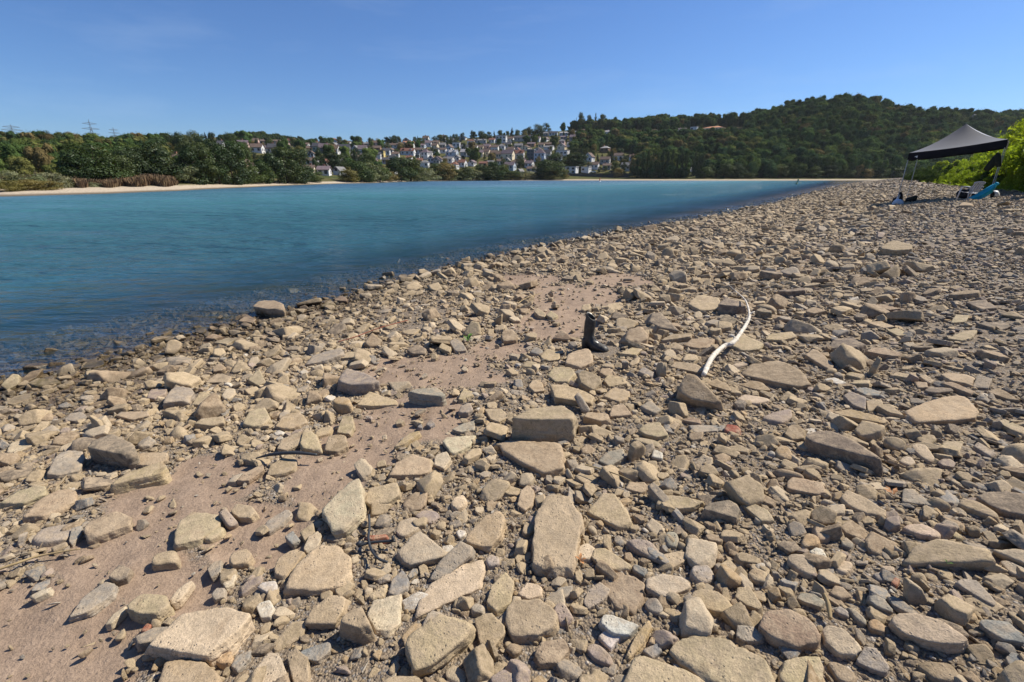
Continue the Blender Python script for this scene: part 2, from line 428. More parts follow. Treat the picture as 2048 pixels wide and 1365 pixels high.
# ---------------------------------------------------------------- opposite bank and hills
TX = [-900, -300, 0, 200, 350, 500, 750, 850, 1000, 1200, 1400, 1600, 1780, 2048, 2500, 3200]
TR0 = [110, 84, 76, 80, 90, 115, 182, 255, 290, 305, 312, 345, 400, 520, 600, 600]
TR1 = [300, 310, 330, 350, 420, 470, 500, 520, 540, 590, 600, 560, 620, 760, 800, 800]
SKX = [-900, -300, 0, 60, 100, 130, 180, 250, 330, 430, 500, 560, 640, 800, 880, 960, 1024, 1060, 1100, 1150, 1200, 1300, 1400, 1480, 1500, 1540, 1600, 1650, 1700, 1750, 1790, 1850, 1950, 2048, 2500, 3200]
SKY_ = [300, 295, 292, 294, 288, 290, 296, 298, 294, 292, 290, 288, 290, 288, 284, 275, 271, 270, 264, 258, 256, 250, 250, 248, 243, 232, 222, 217, 219, 230, 240, 244, 246, 246, 250, 255]
def az_px(az): return 1024 + FPX * np.tan(az) / CP
def far_z(x, y):
    x = np.asarray(x, float); y = np.asarray(y, float)
    r = np.hypot(x, y); az = np.arctan2(x, np.maximum(y, 1e-3)); u = az_px(np.clip(az, R(-66), R(66)))
    r0 = np.interp(u, TX, TR0); r1 = np.interp(u, TX, TR1); vy = np.interp(u, SKX, SKY_)
    dx = (u - 1024) / FPX; dy = (682.5 - vy) / FPX
    slope = (-SP + dy * CP) / np.hypot(dx, CP + dy * SP)
    z1 = CAM_H + slope * r1
    d = r - r0
    beach = np.interp(d, [-30, 0, 14, 22, 34], [-2.5, 0, 0.55, 1.0, 1.6])
    t = np.clip((d - 34) / (r1 - r0 - 34), 0, 1)
    ramp = 1.6 + (z1 - 1.6) * (0.85 * t + 0.15 * t * t * (3 - 2 * t))
    z = np.where(d < 34, beach, ramp)
    z = np.where(r > r1, z1 - (r - r1) * 0.09, z)
    p = np.stack([x, y, 0 * x], -1)
    z = z + np.clip((d - 34) / 60, 0, 1) * np.clip((r1 - r) / 60 + 0.3, 0, 1) * 3.0 * fbm(p / 55.0, 31, 3) + np.clip(d / 10, 0, 1) * 0.18 * fbm(p / 7.0, 33, 2)
    return z
def pix_far(x, y, tol=0.0):
    d = ray(x, y); d = d / math.hypot(d[0], d[1])
    t = np.arange(70, 900, 0.6); X, Y = d[0] * t, d[1] * t
    below = (CAM_H + d[2] * t) < far_z(X, Y) + tol
    below &= np.hypot(X, Y) > 72
    k = int(np.argmax(below))
    if not below[k]: return None
    return np.array([X[k], Y[k], float(far_z(X[k], Y[k]))])
def far_material():
    t = NT('far_slope'); geo = t.n('NewGeometry'); P = geo.outputs['Position']
    sx = t.n('SeparateXYZ'); t.link(P, sx.inputs[0])
    n1 = t.noise(P, 0.05, 4, 0.6); n2 = t.noise(P, 0.5, 4, 0.65); n3 = t.noise(P, 3.0, 3)
    grass = t.ramp(n1, [(0.3, (.045, .060, .018)), (0.5, (.085, .082, .028)), (0.7, (.13, .10, .045))])
    grass = t.mix(1.0, grass, t.rng(n2, 0.3, 0.7, 0.7, 1.3), 'MULTIPLY')
    sand = t.mix(t.rng(n3, 0.3, 0.7), (.37, .30, .22, 1), (.50, .42, .32, 1))
    f = t.rng(t.math('ADD', sx.outputs['Z'], t.math('MULTIPLY', t.math('SUBTRACT', n2, 0.5), 0.5)), 0.5, 0.8)
    col = t.mix(f, sand, grass)
    col = t.mix(t.rng(sx.outputs['Z'], 0.06, 0.22, 1, 0), col, (.13, .105, .075, 1))
    return t.done(t.bsdf(col, 0.95, t.bump(n3, 0.5, 0.3), 0.1))
def build_far():
    na, nn = 420, 170
    az = np.linspace(R(-65), R(65), na)
    u = az_px(az); r0 = np.interp(u, TX, TR0); r1 = np.interp(u, TX, TR1)
    tt = np.concatenate([np.linspace(-0.0, 0.25, 60) , np.linspace(0.255, 1.0, 90), np.linspace(1.05, 2.2, nn - 150)])
    Q = (r0 - 20)[None, :] + tt[:, None] * (r1 - r0 + 20)[None, :]
    A = np.repeat(az[None, :], nn, 0)
    X, Y = Q * np.sin(A), Q * np.cos(A)
    V = np.stack([X, Y, far_z(X, Y)], -1).reshape(-1, 3)
    n0 = np.arange(nn - 1)[:, None] * na; j = np.arange(na - 1)[None, :]
    F = np.stack([n0 + j, n0 + j + 1, n0 + na + j + 1, n0 + na + j], -1).reshape(-1, 4)
    struct('far_hills', mesh_np('far_hills', V, F[:, ::-1], far_material(), True))
build_far()

# ---------------------------------------------------------------- instancing of uncountable stuff
def gn_scatter(name, P, rot, scl, idx, tint, coll):
    me = bpy.data.meshes.new(name); n = len(P)
    me.vertices.add(n); me.vertices.foreach_set('co', np.asarray(P, np.float32).ravel())
    for nm, typ, key, arr in (('rot', 'FLOAT_VECTOR', 'vector', rot), ('scl', 'FLOAT_VECTOR', 'vector', scl), ('idx', 'INT', 'value', idx), ('tint', 'FLOAT_COLOR', 'color', tint)):
        a = me.attributes.new(nm, typ, 'POINT'); a.data.foreach_set(key, np.asarray(arr, np.int32 if typ == 'INT' else np.float32).ravel())
    o = add(name, me)
    g = bpy.data.node_groups.new(name + '_scatter', 'GeometryNodeTree')
    g.interface.new_socket('Geometry', in_out='INPUT', socket_type='NodeSocketGeometry'); g.interface.new_socket('Geometry', in_out='OUTPUT', socket_type='NodeSocketGeometry')
    gi = g.nodes.new('NodeGroupInput'); go = g.nodes.new('NodeGroupOutput')
    ci = g.nodes.new('GeometryNodeCollectionInfo'); ci.inputs['Collection'].default_value = coll
    ci.inputs['Separate Children'].default_value = True; ci.inputs['Reset Children'].default_value = True
    ip = g.nodes.new('GeometryNodeInstanceOnPoints'); ip.inputs['Pick Instance'].default_value = True
    def attr(nm, dt):
        q = g.nodes.new('GeometryNodeInputNamedAttribute'); q.data_type = dt; q.inputs['Name'].default_value = nm; return q.outputs['Attribute']
    e2r = g.nodes.new('FunctionNodeEulerToRotation')
    g.links.new(attr('rot', 'FLOAT_VECTOR'), e2r.inputs[0]); g.links.new(e2r.outputs[0], ip.inputs['Rotation'])
    g.links.new(gi.outputs[0], ip.inputs['Points']); g.links.new(ci.outputs[0], ip.inputs['Instance'])
    g.links.new(attr('idx', 'INT'), ip.inputs['Instance Index']); g.links.new(attr('scl', 'FLOAT_VECTOR'), ip.inputs['Scale'])
    g.links.new(ip.outputs[0], go.inputs[0])
    md = o.modifiers.new('scatter', 'NODES'); md.node_group = g
    return o

# ---------------------------------------------------------------- stones: a soft intersection of planes, then noise
_ico = {}
def ico(sub):
    if sub not in _ico:
        bm = bmesh.new(); bmesh.ops.create_icosphere(bm, subdivisions=sub, radius=1)
        V = np.array([v.co[:] for v in bm.verts]); F = np.array([[v.index for v in f.verts] for f in bm.faces]); bm.free()
        _ico[sub] = (V / np.linalg.norm(V, axis=1, keepdims=True), F)
    return _ico[sub]
def stone_verts(N, D, ext, sub, p, rough, seed, strat=0.0):
    U, F = ico(sub)
    u = U * np.asarray(ext); u /= np.linalg.norm(u, axis=1, keepdims=True)
    q = np.maximum(u @ N.T, 0) / D[None, :]
    r = (q ** p).sum(1) ** (-1.0 / p)
    V = u * r[:, None]; sz = float(np.mean(ext))
    k = 1.0 / sz
    # large dents and chipped edges (ridged), then grain
    n1 = fbm(V * k * 0.9 + seed * 3.1, seed, 3); n2 = fbm(V * k * 2.8 + seed * 1.7, seed + 50, 4, 0.6)
    disp = rough * sz * (0.55 * n1 + 0.45 * n2 - 0.35 * np.maximum(0, np.abs(n2) - 0.25))
    if strat:
        lay = vnoise(np.stack([V[:, 0] * k * 0.6, V[:, 1] * k * 0.6, V[:, 2] * k * 9.0], -1) + seed, seed + 7)
        disp = disp + strat * sz * lay * (1 - np.abs(u[:, 2]))
    if p > 20:                                   # broken flanks are rougher than the bedding face
        fl = np.clip(1.15 - np.abs(u[:, 2]) * 1.6, 0, 1)
        disp = disp * (0.35 + 0.65 * fl) + fl * sz * (0.045 * fbm(V * k * 7.0 + seed, seed + 70, 3, .6) + 0.10 * fbm(V * k * np.array([3.0, 3.0, 1.2]) + seed * 2.3, seed + 75, 2))
    lim = 0.45 * r
    V = V + u * np.clip(disp, -lim, lim)[:, None]
    return V, F
def random_stone(kind, seed, sub):
    q = np.random.RandomState(seed)
    if kind == 'round': ext = np.array([1, q.uniform(.65, .95), q.uniform(.35, .7)]); p, rough, npl = 4.5, .07, 8
    elif kind == 'flat': ext = np.array([1, q.uniform(.55, .95), q.uniform(.14, .3)]); p, rough, npl = 60, .035, 6
    elif kind == 'shard': ext = np.array([1, q.uniform(.4, .7), q.uniform(.15, .35)]); p, rough, npl = 60, .05, 5
    else: ext = np.array([1, q.uniform(.55, .95), q.uniform(.28, .62)]); p, rough, npl = 60, .06, 5
    if kind != 'round': npl = q.randint(4, 7)
    tz = q.normal(0, .12, 2) if kind == 'block' else q.normal(0, .04, 2); nt = np.array([tz[0], tz[1], 1.0]); nt /= np.linalg.norm(nt)
    N = [tuple(nt), (0, 0, -1)]; D = [ext[2], ext[2]]
    for k in range(npl):
        a = 2 * math.pi * (k + q.uniform(-.38, .38)) / npl; e = q.uniform(-.3, .5) if kind == 'round' else q.uniform(-.16, .24)
        n = np.array([math.cos(a) * math.cos(e), math.sin(a) * math.cos(e), math.sin(e)])
        N.append(tuple(n)); D.append(np.linalg.norm(n * ext) * q.uniform(.78, 1.0))
    for k in range(4 if kind == 'round' else 2):
        n = q.normal(size=3); n[2] = abs(n[2]) + .3; n /= np.linalg.norm(n); N.append(tuple(n)); D.append(np.linalg.norm(n * ext) * q.uniform(.74, .98))
    return stone_verts(np.array(N), np.array(D), ext, sub, p, rough, seed % 97)

COLS = {'t': (.40, .312, .198), 'g': (.32, .275, .222), 'd': (.20, .160, .120), 'p': (.50, .41, .29), 'm': (.33, .262, .222), 'w': (.60, .55, .47), 'r': (.30, .105, .065),
        'y': (.40, .285, .16), 'o': (.16, .125, .06), 'b': (.235, .228, .215), 'n': (.30, .222, .145)}
CNAME = {'t': 'tan', 'g': 'grey-brown', 'd': 'dark brown', 'p': 'pale beige', 'm': 'mauve-brown', 'w': 'whitish', 'r': 'brick-red', 'y': 'yellowish', 'o': 'wet olive', 'b': 'blue-grey', 'n': 'brown'}
# ---------------------------------------------------------------- the stones that show largest, one by one
# zone: corner and enlargement of the part of the photograph that a stone's top outline was measured in
ZONE = {'A': (0, 965, 3.412), 'B': (512, 965, 3.412), 'C': (1024, 965, 3.412), 'D': (1536, 965, 3.412), 'E': (0, 680, 3.4133), 'F': (600, 560, 3.4133), 'G': (1100, 540, 3.4133), 'H': (1500, 560, 3.591), 'I': (0, 560, 2.926), 'P': (0, 0, 1.0)}
KIND = {'s': 'rock_slab', 'b': 'boulder', 'r': 'cobble', 'f': 'slate_shard', 'w': 'quartz_stone', 'k': 'brick_fragment', 'm': 'pitted_boulder', 'l': 'layered_rock'}
# zone kind colour height tilt | outline | label or nothing
HERO = '''
A s p 90 4|1000,1100 1250,900 1550,855 1710,900 1600,1050 1400,1180 1130,1070|broad pale slab with an undercut edge where the sand ends
A b t 60 0|1080,1365 1130,1230 1230,1205 1400,1230 1500,1330 1500,1400 1100,1420|big rounded tan boulder cut by the lower edge below the undercut slab
A m t 50 6|860,850 950,760 1130,765 1145,840 1090,890 940,890|cracked rounded boulder alone on the sand with a red chip beneath
A l g 15 5|470,920 560,790 700,680 780,690 770,760 600,880|long pointed grey stone half sunk in the open sand
A b d 30 15|740,640 810,555 890,590 860,650 800,670|
A r t 40 10|1030,530 1060,480 1190,450 1215,500 1200,540 1050,560|smooth oblong tan cobble on the sand beside a small grey oval
A m t 40 8|1190,380 1230,240 1330,190 1500,210 1510,280 1380,350 1330,410 1200,420|rough tan boulder in the sand with an upright mauve cobble leaning on it
A r m 20 35|1495,200 1540,175 1625,270 1610,295 1560,300|upright mauve cobble leaning between two rough boulders in the sand
A m t 20 8|1570,200 1600,145 1700,150 1745,200 1700,240 1630,240|
A r t 15 5|1365,370 1400,320 1520,295 1520,340 1430,390|
A m t 30 8|1560,530 1580,480 1680,450 1720,490 1690,540 1590,560|
A b t 45 8|570,330 600,270 800,190 890,240 880,290 680,360 600,390|blocky tan rock with a dark end at the edge of the sand
A m t 40 6|150,230 250,120 420,40 520,60 510,130 330,220|crumbling pitted slab of tan rock on the river side of the sand
A s t 40 6|0,140 120,60 300,10 310,80 160,140|
A r g 20 4|210,380 270,310 480,280 500,320 450,380 260,410|
A f b 12 10|470,400 490,310 555,290 555,350 490,420|
A r t 12 3|350,440 450,400 460,430 370,470|
A f p 12 8|1155,800 1220,720 1300,665 1305,700 1240,790 1170,830|
A r g 10 4|1530,1110 1560,1010 1640,930 1670,950 1620,1060 1550,1120|flat grey oval cobble resting on the broad pale slab
A r y 25 0|1450,1200 1480,1140 1560,1130 1590,1180 1580,1230 1490,1230|
A f b 12 5|1575,1250 1620,1170 1710,1140 1700,1200 1620,1290|
A f g 8 3|1415,590 1460,540 1510,530 1500,610 1440,650|
A b p 10 5|1520,690 1560,630 1615,625 1590,690 1540,720|
A b g 10 5|1440,760 1480,720 1530,720 1530,780 1460,800|
A k r 8 5|960,1010 1000,960 1030,970 1000,1020|red brick chip under the cracked rounded boulder in the sand
A f p 6 3|715,970 770,900 860,840 850,880 760,960|
A f p 8 3|200,780 260,740 345,715 330,750 230,795|
B b p 60 10|435,170 640,0 700,-30 735,30 732,190 600,310 520,330|large pale block with a flat sloping face beside the black hose
B b t 25 6|740,130 770,40 960,0 975,80 900,140 780,150|
B s p 25 6|950,490 1110,325 1310,480 1260,510 1050,560|triangular pale slab beside the black hose
B l g 10 25|1185,660 1260,530 1400,395 1470,420 1460,500 1300,640 1250,665|grey-green slate block propped on edge beside the triangular pale slab
B s t 30 5|200,720 250,600 420,425 560,430 640,520 650,650 600,700 430,730|wide cracked tan slab sunk in the sand below the large pale block
B b t 20 6|115,610 150,520 260,450 330,480 240,600 190,650|
B b t 40 8|330,960 380,860 500,770 610,780 590,880 530,960|
B m n 110 8|570,950 610,880 720,850 770,960 700,990|tall brown boulder with a shaded pitted front near the lower edge
B s p 12 4|760,900 800,810 990,760 980,940 900,1030 790,1000|
B l t 60 12|1010,1170 1040,1050 1250,900 1480,960 1400,1080 1200,1240 1060,1290|massive tilted rock with a dark overhanging flank at the lower edge
B s t 12 4|1490,930 1600,880 1690,980 1700,1030 1600,1150 1530,1100|
B s p 10 3|1090,860 1180,700 1400,570 1540,525 1580,600 1560,700 1270,800 1090,920|
B b t 20 6|1575,820 1610,690 1700,615 1760,680 1740,820 1640,870|
B b t 30 6|1410,390 1500,310 1560,230 1660,190 1700,250 1660,370 1590,450 1480,420|
B f b 15 6|265,1190 330,1140 510,1080 500,1150 420,1220|blue-grey slate flake leaning in the shade of the tall brown boulder
B b p 25 0|0,1250 60,1170 150,1160 220,1330 180,1400 0,1400|
B b n 20 5|210,1180 270,1130 350,1200 360,1360 260,1380|
B f g 10 3|50,310 80,260 200,190 240,185 240,220 180,280 90,330|
B r p 10 2|950,330 980,250 1070,230 1130,250 1110,310 1000,365|
B r g 8 2|1075,220 1100,190 1190,180 1250,215 1220,260 1180,275|
B r p 20 4|1325,150 1350,100 1410,80 1440,120 1410,165 1360,180|
B w w 8 4|1360,340 1390,315 1430,330 1420,360 1390,380|
B f b 15 6|900,750 930,660 1000,600 1040,660 1030,720 960,770|
B r t 10 4|770,770 830,720 890,685 900,720 870,780 790,800|
B w w 20 4|0,850 30,810 90,800 120,860 100,910 30,920|
B b w 15 4|5,710 40,680 130,670 150,710 90,760|
B r m 15 2|1560,520 1600,490 1660,510 1660,550 1590,570|
B k r 20 0|740,375 770,362 890,350 895,370 790,388|orange-red brick stick lying behind the black hose
B b p 15 5|325,450 360,370 420,335 450,360 430,430 350,480|
B b t 20 5|300,340 390,270 400,340 330,390|
B f b 15 10|195,370 250,330 300,395 250,425|
B r g 15 3|1460,850 1500,820 1550,840 1540,880 1480,885|
C s t 40 3|140,610 150,400 160,180 210,100 270,85 390,110 430,190 475,240 465,320 410,600 330,610|longest slab, a pale oblong block lying end-on to the camera
C s t 15 6|515,200 560,150 620,70 700,80 770,150 825,290 720,300 640,265|
C b t 25 5|985,150 1020,90 1100,90 1240,105 1310,130 1230,170 1130,180|
C b d 40 8|1310,180 1350,140 1480,120 1560,160 1530,240|
C s t 12 4|1580,160 1590,115 1747,190 1790,250 1700,260|
C b t 20 5|545,510 560,450 640,450 720,500 815,570 760,600 620,580|
C r p 15 5|445,500 460,420 510,400 570,450 540,510 480,520|
C r m 25 10|790,390 830,365 930,385 1010,470 1010,505 940,505 840,450|
C s n 8 2|610,700 640,610 770,620 905,680 890,800 820,880 720,860|
C f g 8 4|485,810 520,740 600,680 670,730 640,790 520,860|
C b p 15 5|915,720 930,640 1000,625 1150,640 1240,690 1160,740 1030,780|
C m t 25 6|1205,760 1300,725 1400,740 1500,810 1520,870 1400,880 1300,850|
C r g 20 5|1225,620 1240,565 1340,560 1390,620 1370,660 1290,690|
C m t 30 3|-50,960 -30,850 30,790 220,785 290,850 300,970 160,1040 0,1050|big smooth-topped tan boulder just in front of the longest slab
C r m 15 20|285,880 300,830 350,810 410,910 380,960 330,970|
C w w 30 6|600,950 620,900 690,900 860,970 800,1040 680,1030|folded white quartz lump beside the mauve cobbles near the lower edge
C w w 10 4|590,1050 640,1010 750,1040 670,1130|
C m t 40 3|1070,1150 1120,1060 1250,1045 1450,1065 1560,1140 1747,1220 1800,1365 1500,1400 1300,1320 1120,1190|broadest tan slab of all, sloping out of the picture's lower edge
C s t 20 2|770,1340 830,1200 900,1180 1000,1230 1200,1290 1330,1365 1300,1420 760,1420|
C r m 12 4|490,1120 530,1090 600,1110 690,1200 670,1240 560,1200|
C l y 8 8|780,1180 850,1040 930,940 960,960 900,1090 800,1200|
C f b 6 3|890,1140 1010,1090 1020,1150 960,1200|
C r g 12 6|905,830 930,780 990,780 1030,850 1010,890 940,875|
C b t 12 5|1525,780 1540,720 1620,710 1700,830 1690,865 1600,835|
C b t 12 5|1390,570 1480,520 1535,580 1500,630 1440,640|
C r t 12 4|1610,610 1640,575 1747,610 1760,680 1650,660|
C r g 12 10|1045,370 1060,335 1120,335 1140,390 1120,435 1060,425|
C b t 10 4|1030,530 1035,490 1130,470 1210,480 1170,540 1080,590|
C f g 12 5|1530,1040 1540,975 1630,975 1730,1050 1680,1080 1580,1080|
C m n 20 4|150,1170 200,1090 360,1060 390,1130 300,1240 200,1240|crumbly brown mud clod stuck with pebbles near the lower edge
C r y 10 4|930,1090 950,1050 990,1070 980,1100|
C b p 8 3|40,760 110,680 200,710 200,770 120,800|
C f g 10 4|280,770 320,720 420,700 400,760 310,810|
C b b 15 10|820,590 840,555 920,590 900,640|
C b t 12 5|35,160 60,60 110,10 150,60 140,150 90,190|
C r t 10 4|70,330 90,270 150,250 150,330 100,360|
C b t 10 3|775,40 800,0 900,0 945,40 880,70|
D s p 70 10|835,950 880,900 1000,890 1180,940 1390,1090 1250,1100 1080,1080 930,1030|large undercut tan slab jutting over a dark hollow near the lower corner
D m p 35 12|370,1000 400,965 520,1000 650,1130 600,1170 480,1165 400,1090|smooth cream egg-shaped boulder beside the undercut slab
D m n 50 8|-60,980 0,860 120,850 300,940 370,1010 350,1080 200,1120 60,1080|rough brown lumpy boulder between the egg-shaped boulder and the gravel
D m t 20 5|100,1230 200,1190 360,1190 380,1290 370,1365 250,1400 60,1350|
D r n 20 5|410,1230 460,1220 560,1260 600,1300 560,1365 480,1340|
D b g 20 15|600,1220 660,1120 740,1130 830,1260 800,1300 700,1270|
D r n 25 4|1020,1240 1080,1210 1230,1220 1310,1310 1280,1350 1130,1325|
D r t 30 10|1305,145 1340,110 1430,120 1580,210 1560,240 1420,195|rounded oblong tan slab in front of a rough dark mound at the picture edge
D m d 40 10|1410,100 1500,60 1700,60 1790,90 1790,240 1600,195|rough dark mound of rock at the picture edge among gravel
D b t 15 5|500,100 540,50 640,90 800,190 810,240 700,220 560,160|
D f g 6 5|915,130 920,40 980,40 1060,100 1140,160|
D r p 20 5|910,300 960,280 1080,280 1175,340 1160,375 1020,350|pitted pale oblong cobble alone on the gravel slope
D r t 8 3|1190,320 1240,300 1330,370 1290,380|
D r p 25 10|130,530 150,480 240,475 330,590 320,630 240,620|
D r p 12 5|455,590 500,530 570,535 580,570 530,615|
D r y 15 5|225,400 250,345 320,345 355,390 340,425 250,435|
D w w 15 5|280,470 330,440 380,460 410,515 350,515|
D r t 15 8|315,330 320,280 400,290 430,350 400,395 340,385|
D f b 6 2|1340,400 1480,430 1520,490 1420,490|
D r y 18 5|1285,880 1300,840 1360,840 1440,920 1400,940 1330,920|smooth orange-tipped oval cobble on the gravel by the dark layered slate
D l b 40 8|1430,955 1470,935 1640,950 1747,1050 1740,1090 1600,1070 1490,1000|dark layered slate block at the picture edge near the lower corner
D m g 10 4|1280,680 1330,655 1440,670 1560,810 1540,840 1400,760|
D b g 10 4|1580,540 1640,530 1760,590 1760,650 1660,620|
D f b 5 4|340,550 360,545 450,580 440,620 390,630|
D b g 18 5|190,785 230,755 310,760 385,810 360,850 250,815|
D b g 25 8|680,795 700,750 790,790 850,860 850,885 740,845|
D b n 10 4|420,750 460,700 520,720 570,780 500,790|
D r g 12 8|540,850 570,840 670,935 670,965 620,945|
D r g 12 6|455,870 490,840 550,880 550,915 480,895|
D r y 14 5|680,950 720,920 800,970 790,1015 700,995|
D b t 20 5|130,40 150,-40 370,0 388,65 330,80 240,55|
D r g 8 3|720,620 770,600 815,630 800,670 740,660|
D r p 14 5|770,580 800,560 860,570 860,605 810,605|
D r r 8 8|840,680 870,640 900,660 880,710|
D f b 10 5|1620,1200 1660,1160 1747,1180 1747,1290 1680,1290|
D r g 10 5|500,400 530,370 590,420 570,450 510,430|
E b d 110 6|600,735 640,680 780,640 900,700 930,760 830,780 760,730|big dark grey boulder with a shaded flat front near the picture edge
E b g 25 12|320,910 380,800 430,750 560,760 580,800 540,890 400,920|grey-brown boulder leaning against the big dark grey boulder
E s t 50 6|760,985 830,920 1100,830 1140,870 1120,905 950,935|long tan slab with a thick dark edge bordering the sand
E s t 15 4|880,850 950,770 1140,770 1140,820 1000,860|
E b g 50 10|1110,430 1140,380 1180,320 1300,320 1320,360 1280,410 1200,385|pale-topped boulder with a shaded front among small stones by the water
E b m 20 6|1005,395 1020,340 1140,325 1130,365 1050,400|
E f t 10 8|1310,440 1370,350 1400,370 1500,380 1470,440|
E m t 25 10|1660,570 1700,490 1800,450 1840,530 1790,580 1720,590|
E b t 30 8|1330,570 1370,540 1520,520 1530,560 1440,585|
E r p 12 8|1510,380 1540,320 1600,330 1600,370 1550,410|
E b t 10 20|1690,270 1770,200 1815,290 1760,310|
E s p 10 3|40,770 70,700 210,670 215,720 130,760|flat pinkish-white slab at the picture edge below the water
E b t 10 55|1120,90 1140,20 1180,-10 1240,20 1230,60 1190,100|upright pale stone standing at the waterline
E b t 15 20|0,310 80,230 130,240 120,300 50,340|
E b n 15 15|130,280 200,220 295,195 250,250 160,295|pointed wet stone tilted over the water at the picture edge
E b o 15 5|190,295 250,260 400,270 410,290 260,315|
E m o 8 3|550,195 600,150 700,135 710,165 640,190|mossy stone lying alone in the shallow water
E s t 10 4|20,430 110,380 210,365 215,400 90,440|
E b g 12 6|440,545 480,500 560,490 590,515 520,555|
E s t 12 4|790,515 840,490 1000,490 1020,515 900,545|
E s t 8 3|1400,290 1480,230 1580,250 1560,290|
E m n 20 8|1810,920 1850,850 1970,780 2030,820 2020,880 1900,920|
E m t 20 6|1880,590 1930,510 2048,490 2100,560 1960,610|
E m t 20 6|1890,740 1920,680 2048,620 2090,690 1960,750|
E b n 15 10|1615,960 1660,910 1790,850 1810,880 1700,960|
E f g 10 5|1550,970 1590,930 1660,905 1610,965|
F b t 150 3|1455,940 1560,880 1810,855 1890,900 1880,945 1760,940 1560,950|biggest square tan block with a pitted front at the picture's middle
F s t 30 4|1340,1100 1400,1095 1640,1110 1760,1110 1825,1220 1810,1270 1650,1310 1480,1220 1380,1155|wide tan slab lying directly in front of the biggest square block
F b g 70 8|255,690 310,600 430,630 545,690 480,705 340,715|pale-backed boulder with a dark front on the river side of the sand
F r y 60 5|222,825 250,790 330,800 347,845 300,850 240,842|smooth squarish orange-tan cobble at the sand's river edge
F l g 50 4|740,760 770,745 930,735 990,780 960,795 800,775|flat-topped grey rock with a dark front standing in the sand
F s t 10 5|390,850 470,760 560,790 680,830 680,850 500,860|
F b t 10 50|1110,370 1170,280 1220,290 1230,370 1180,390|pointed tan stone standing up beside a little green sprout
F m n 20 12|1370,380 1390,340 1450,335 1490,385 1470,410 1390,415|
F l y 12 4|640,1140 740,1050 810,1030 815,1045 700,1130|long bone-shaped tan stone lying alone on the sand
F b t 12 5|1080,815 1110,750 1170,760 1180,785 1110,815|
F b n 20 5|1250,710 1290,690 1340,695 1330,708|
F f g 12 8|1080,905 1100,860 1160,835 1180,880 1140,905|
F b p 20 5|970,1100 1000,1075 1200,1060 1160,1130 1080,1165 1040,1190|
F b p 15 6|910,1260 930,1190 1000,1170 1030,1220 980,1285|
F b t 25 6|600,1330 640,1260 760,1190 880,1220 900,1300 820,1325 700,1310|
F b t 15 6|1690,650 1740,590 1850,600 1880,640 1820,700 1740,690|
F m t 15 8|1810,570 1840,490 1960,460 2000,510 1990,565 1900,600|pale rock with a dark drill-like hole in front of the boot
F b n 25 10|1900,645 1930,610 2048,660 2060,715 1990,745 1920,700|
F b t 20 4|1710,715 1780,710 1980,770 2010,800 1980,840 1740,800|
F f g 10 50|1870,800 1900,770 1980,890 1960,910 1920,900|grey-green finger of slate standing behind the biggest square block
F b n 12 40|1720,400 1790,340 1850,390 1830,410|dark little pyramid-shaped stone beside the boot
F b n 12 30|440,430 490,360 560,410 540,440 480,460|
F b d 10 20|730,480 790,440 870,470 850,505 770,505|
F b g 10 10|1020,420 1060,400 1110,430 1140,480 1060,490|
F b t 12 10|945,460 970,430 1030,460 1020,495|
F b t 10 10|1600,215 1620,190 1680,230 1670,255 1630,245|
F b t 10 10|1680,240 1710,210 1760,240 1720,265|
F s g 12 3|40,575 90,510 270,465 300,500 160,555|
F b t 15 6|260,535 320,490 420,490 410,525|
F m n 20 8|160,1160 200,1060 310,1060 330,1135 250,1170|
F m t 20 6|0,1110 30,1010 110,1050 130,1120 150,1170 20,1145|
F b t 10 10|250,1040 290,930 350,930 370,1000 340,1050|
F r t 8 4|90,1050 130,1010 220,1000 200,1040 110,1070|
F f g 8 3|1040,1020 1090,990 1190,960 1190,1020 1100,1040|
F b b 10 10|860,985 890,950 920,980 890,1005|
F r b 8 6|800,1000 830,980 832,1005 810,1010|
F s t 8 4|1260,880 1370,880 1430,930 1360,970 1300,950|
F r b 10 6|1570,490 1610,450 1660,480 1640,510|
F b t 8 5|1640,530 1680,470 1770,490 1770,540 1700,550|
F r t 8 5|1510,590 1540,550 1620,560 1600,600|
F b t 12 6|1560,725 1590,680 1650,700 1670,755 1600,765|
G m n 60 34|870,830 930,710 1010,720 1080,800 1170,890 1170,920 1090,905 960,880|rough brown boulder standing at the thick end of the driftwood
G s n 30 5|1300,710 1380,640 1560,620 1680,660 1780,770 1700,795 1540,765 1400,730|broad brown slab on the land side of the driftwood
G r p 12 3|1280,880 1330,845 1490,870 1500,890 1400,910|
G r m 15 6|1440,1010 1520,970 1640,945 1650,1000 1580,1045 1490,1030|smooth mauve-tipped grey stone on the land side of the red lump
G k r 20 4|1190,1085 1210,1050 1270,1055 1300,1085 1280,1112 1210,1104|rounded brick-red lump among grey slate pieces
G f b 5 2|930,1060 1060,1060 1190,1060 1185,1095 1060,1095 980,1110|
G b t 20 6|600,1090 640,1060 740,1030 810,1125 740,1140 650,1120|
G r t 15 6|560,1155 600,1140 720,1160 770,1195 740,1210|
G b t 30 6|230,1000 260,970 390,980 410,1020 340,1030|
G b t 12 10|400,1000 430,930 500,915 560,985 480,995|
G b g 15 12|615,930 690,890 760,955 720,980 650,950|
G b d 50 6|1150,235 1200,185 1320,220 1340,250 1290,250|dark block right behind the bend of the driftwood
G b d 45 4|1405,275 1440,255 1510,280 1515,292 1440,288|small dark cube of rock on the land side of the driftwood tip
G b d 30 4|1550,145 1580,138 1740,120 1740,138 1640,148|long dark wedge of rock farther up behind the driftwood tip
G b n 25 5|755,480 830,440 960,430 960,452 850,470|
G s n 15 4|920,515 970,470 1120,470 1090,525 1000,535|
G r t 10 5|800,530 840,490 910,520 900,545|
G b d 20 15|1150,345 1200,300 1280,335 1250,370|
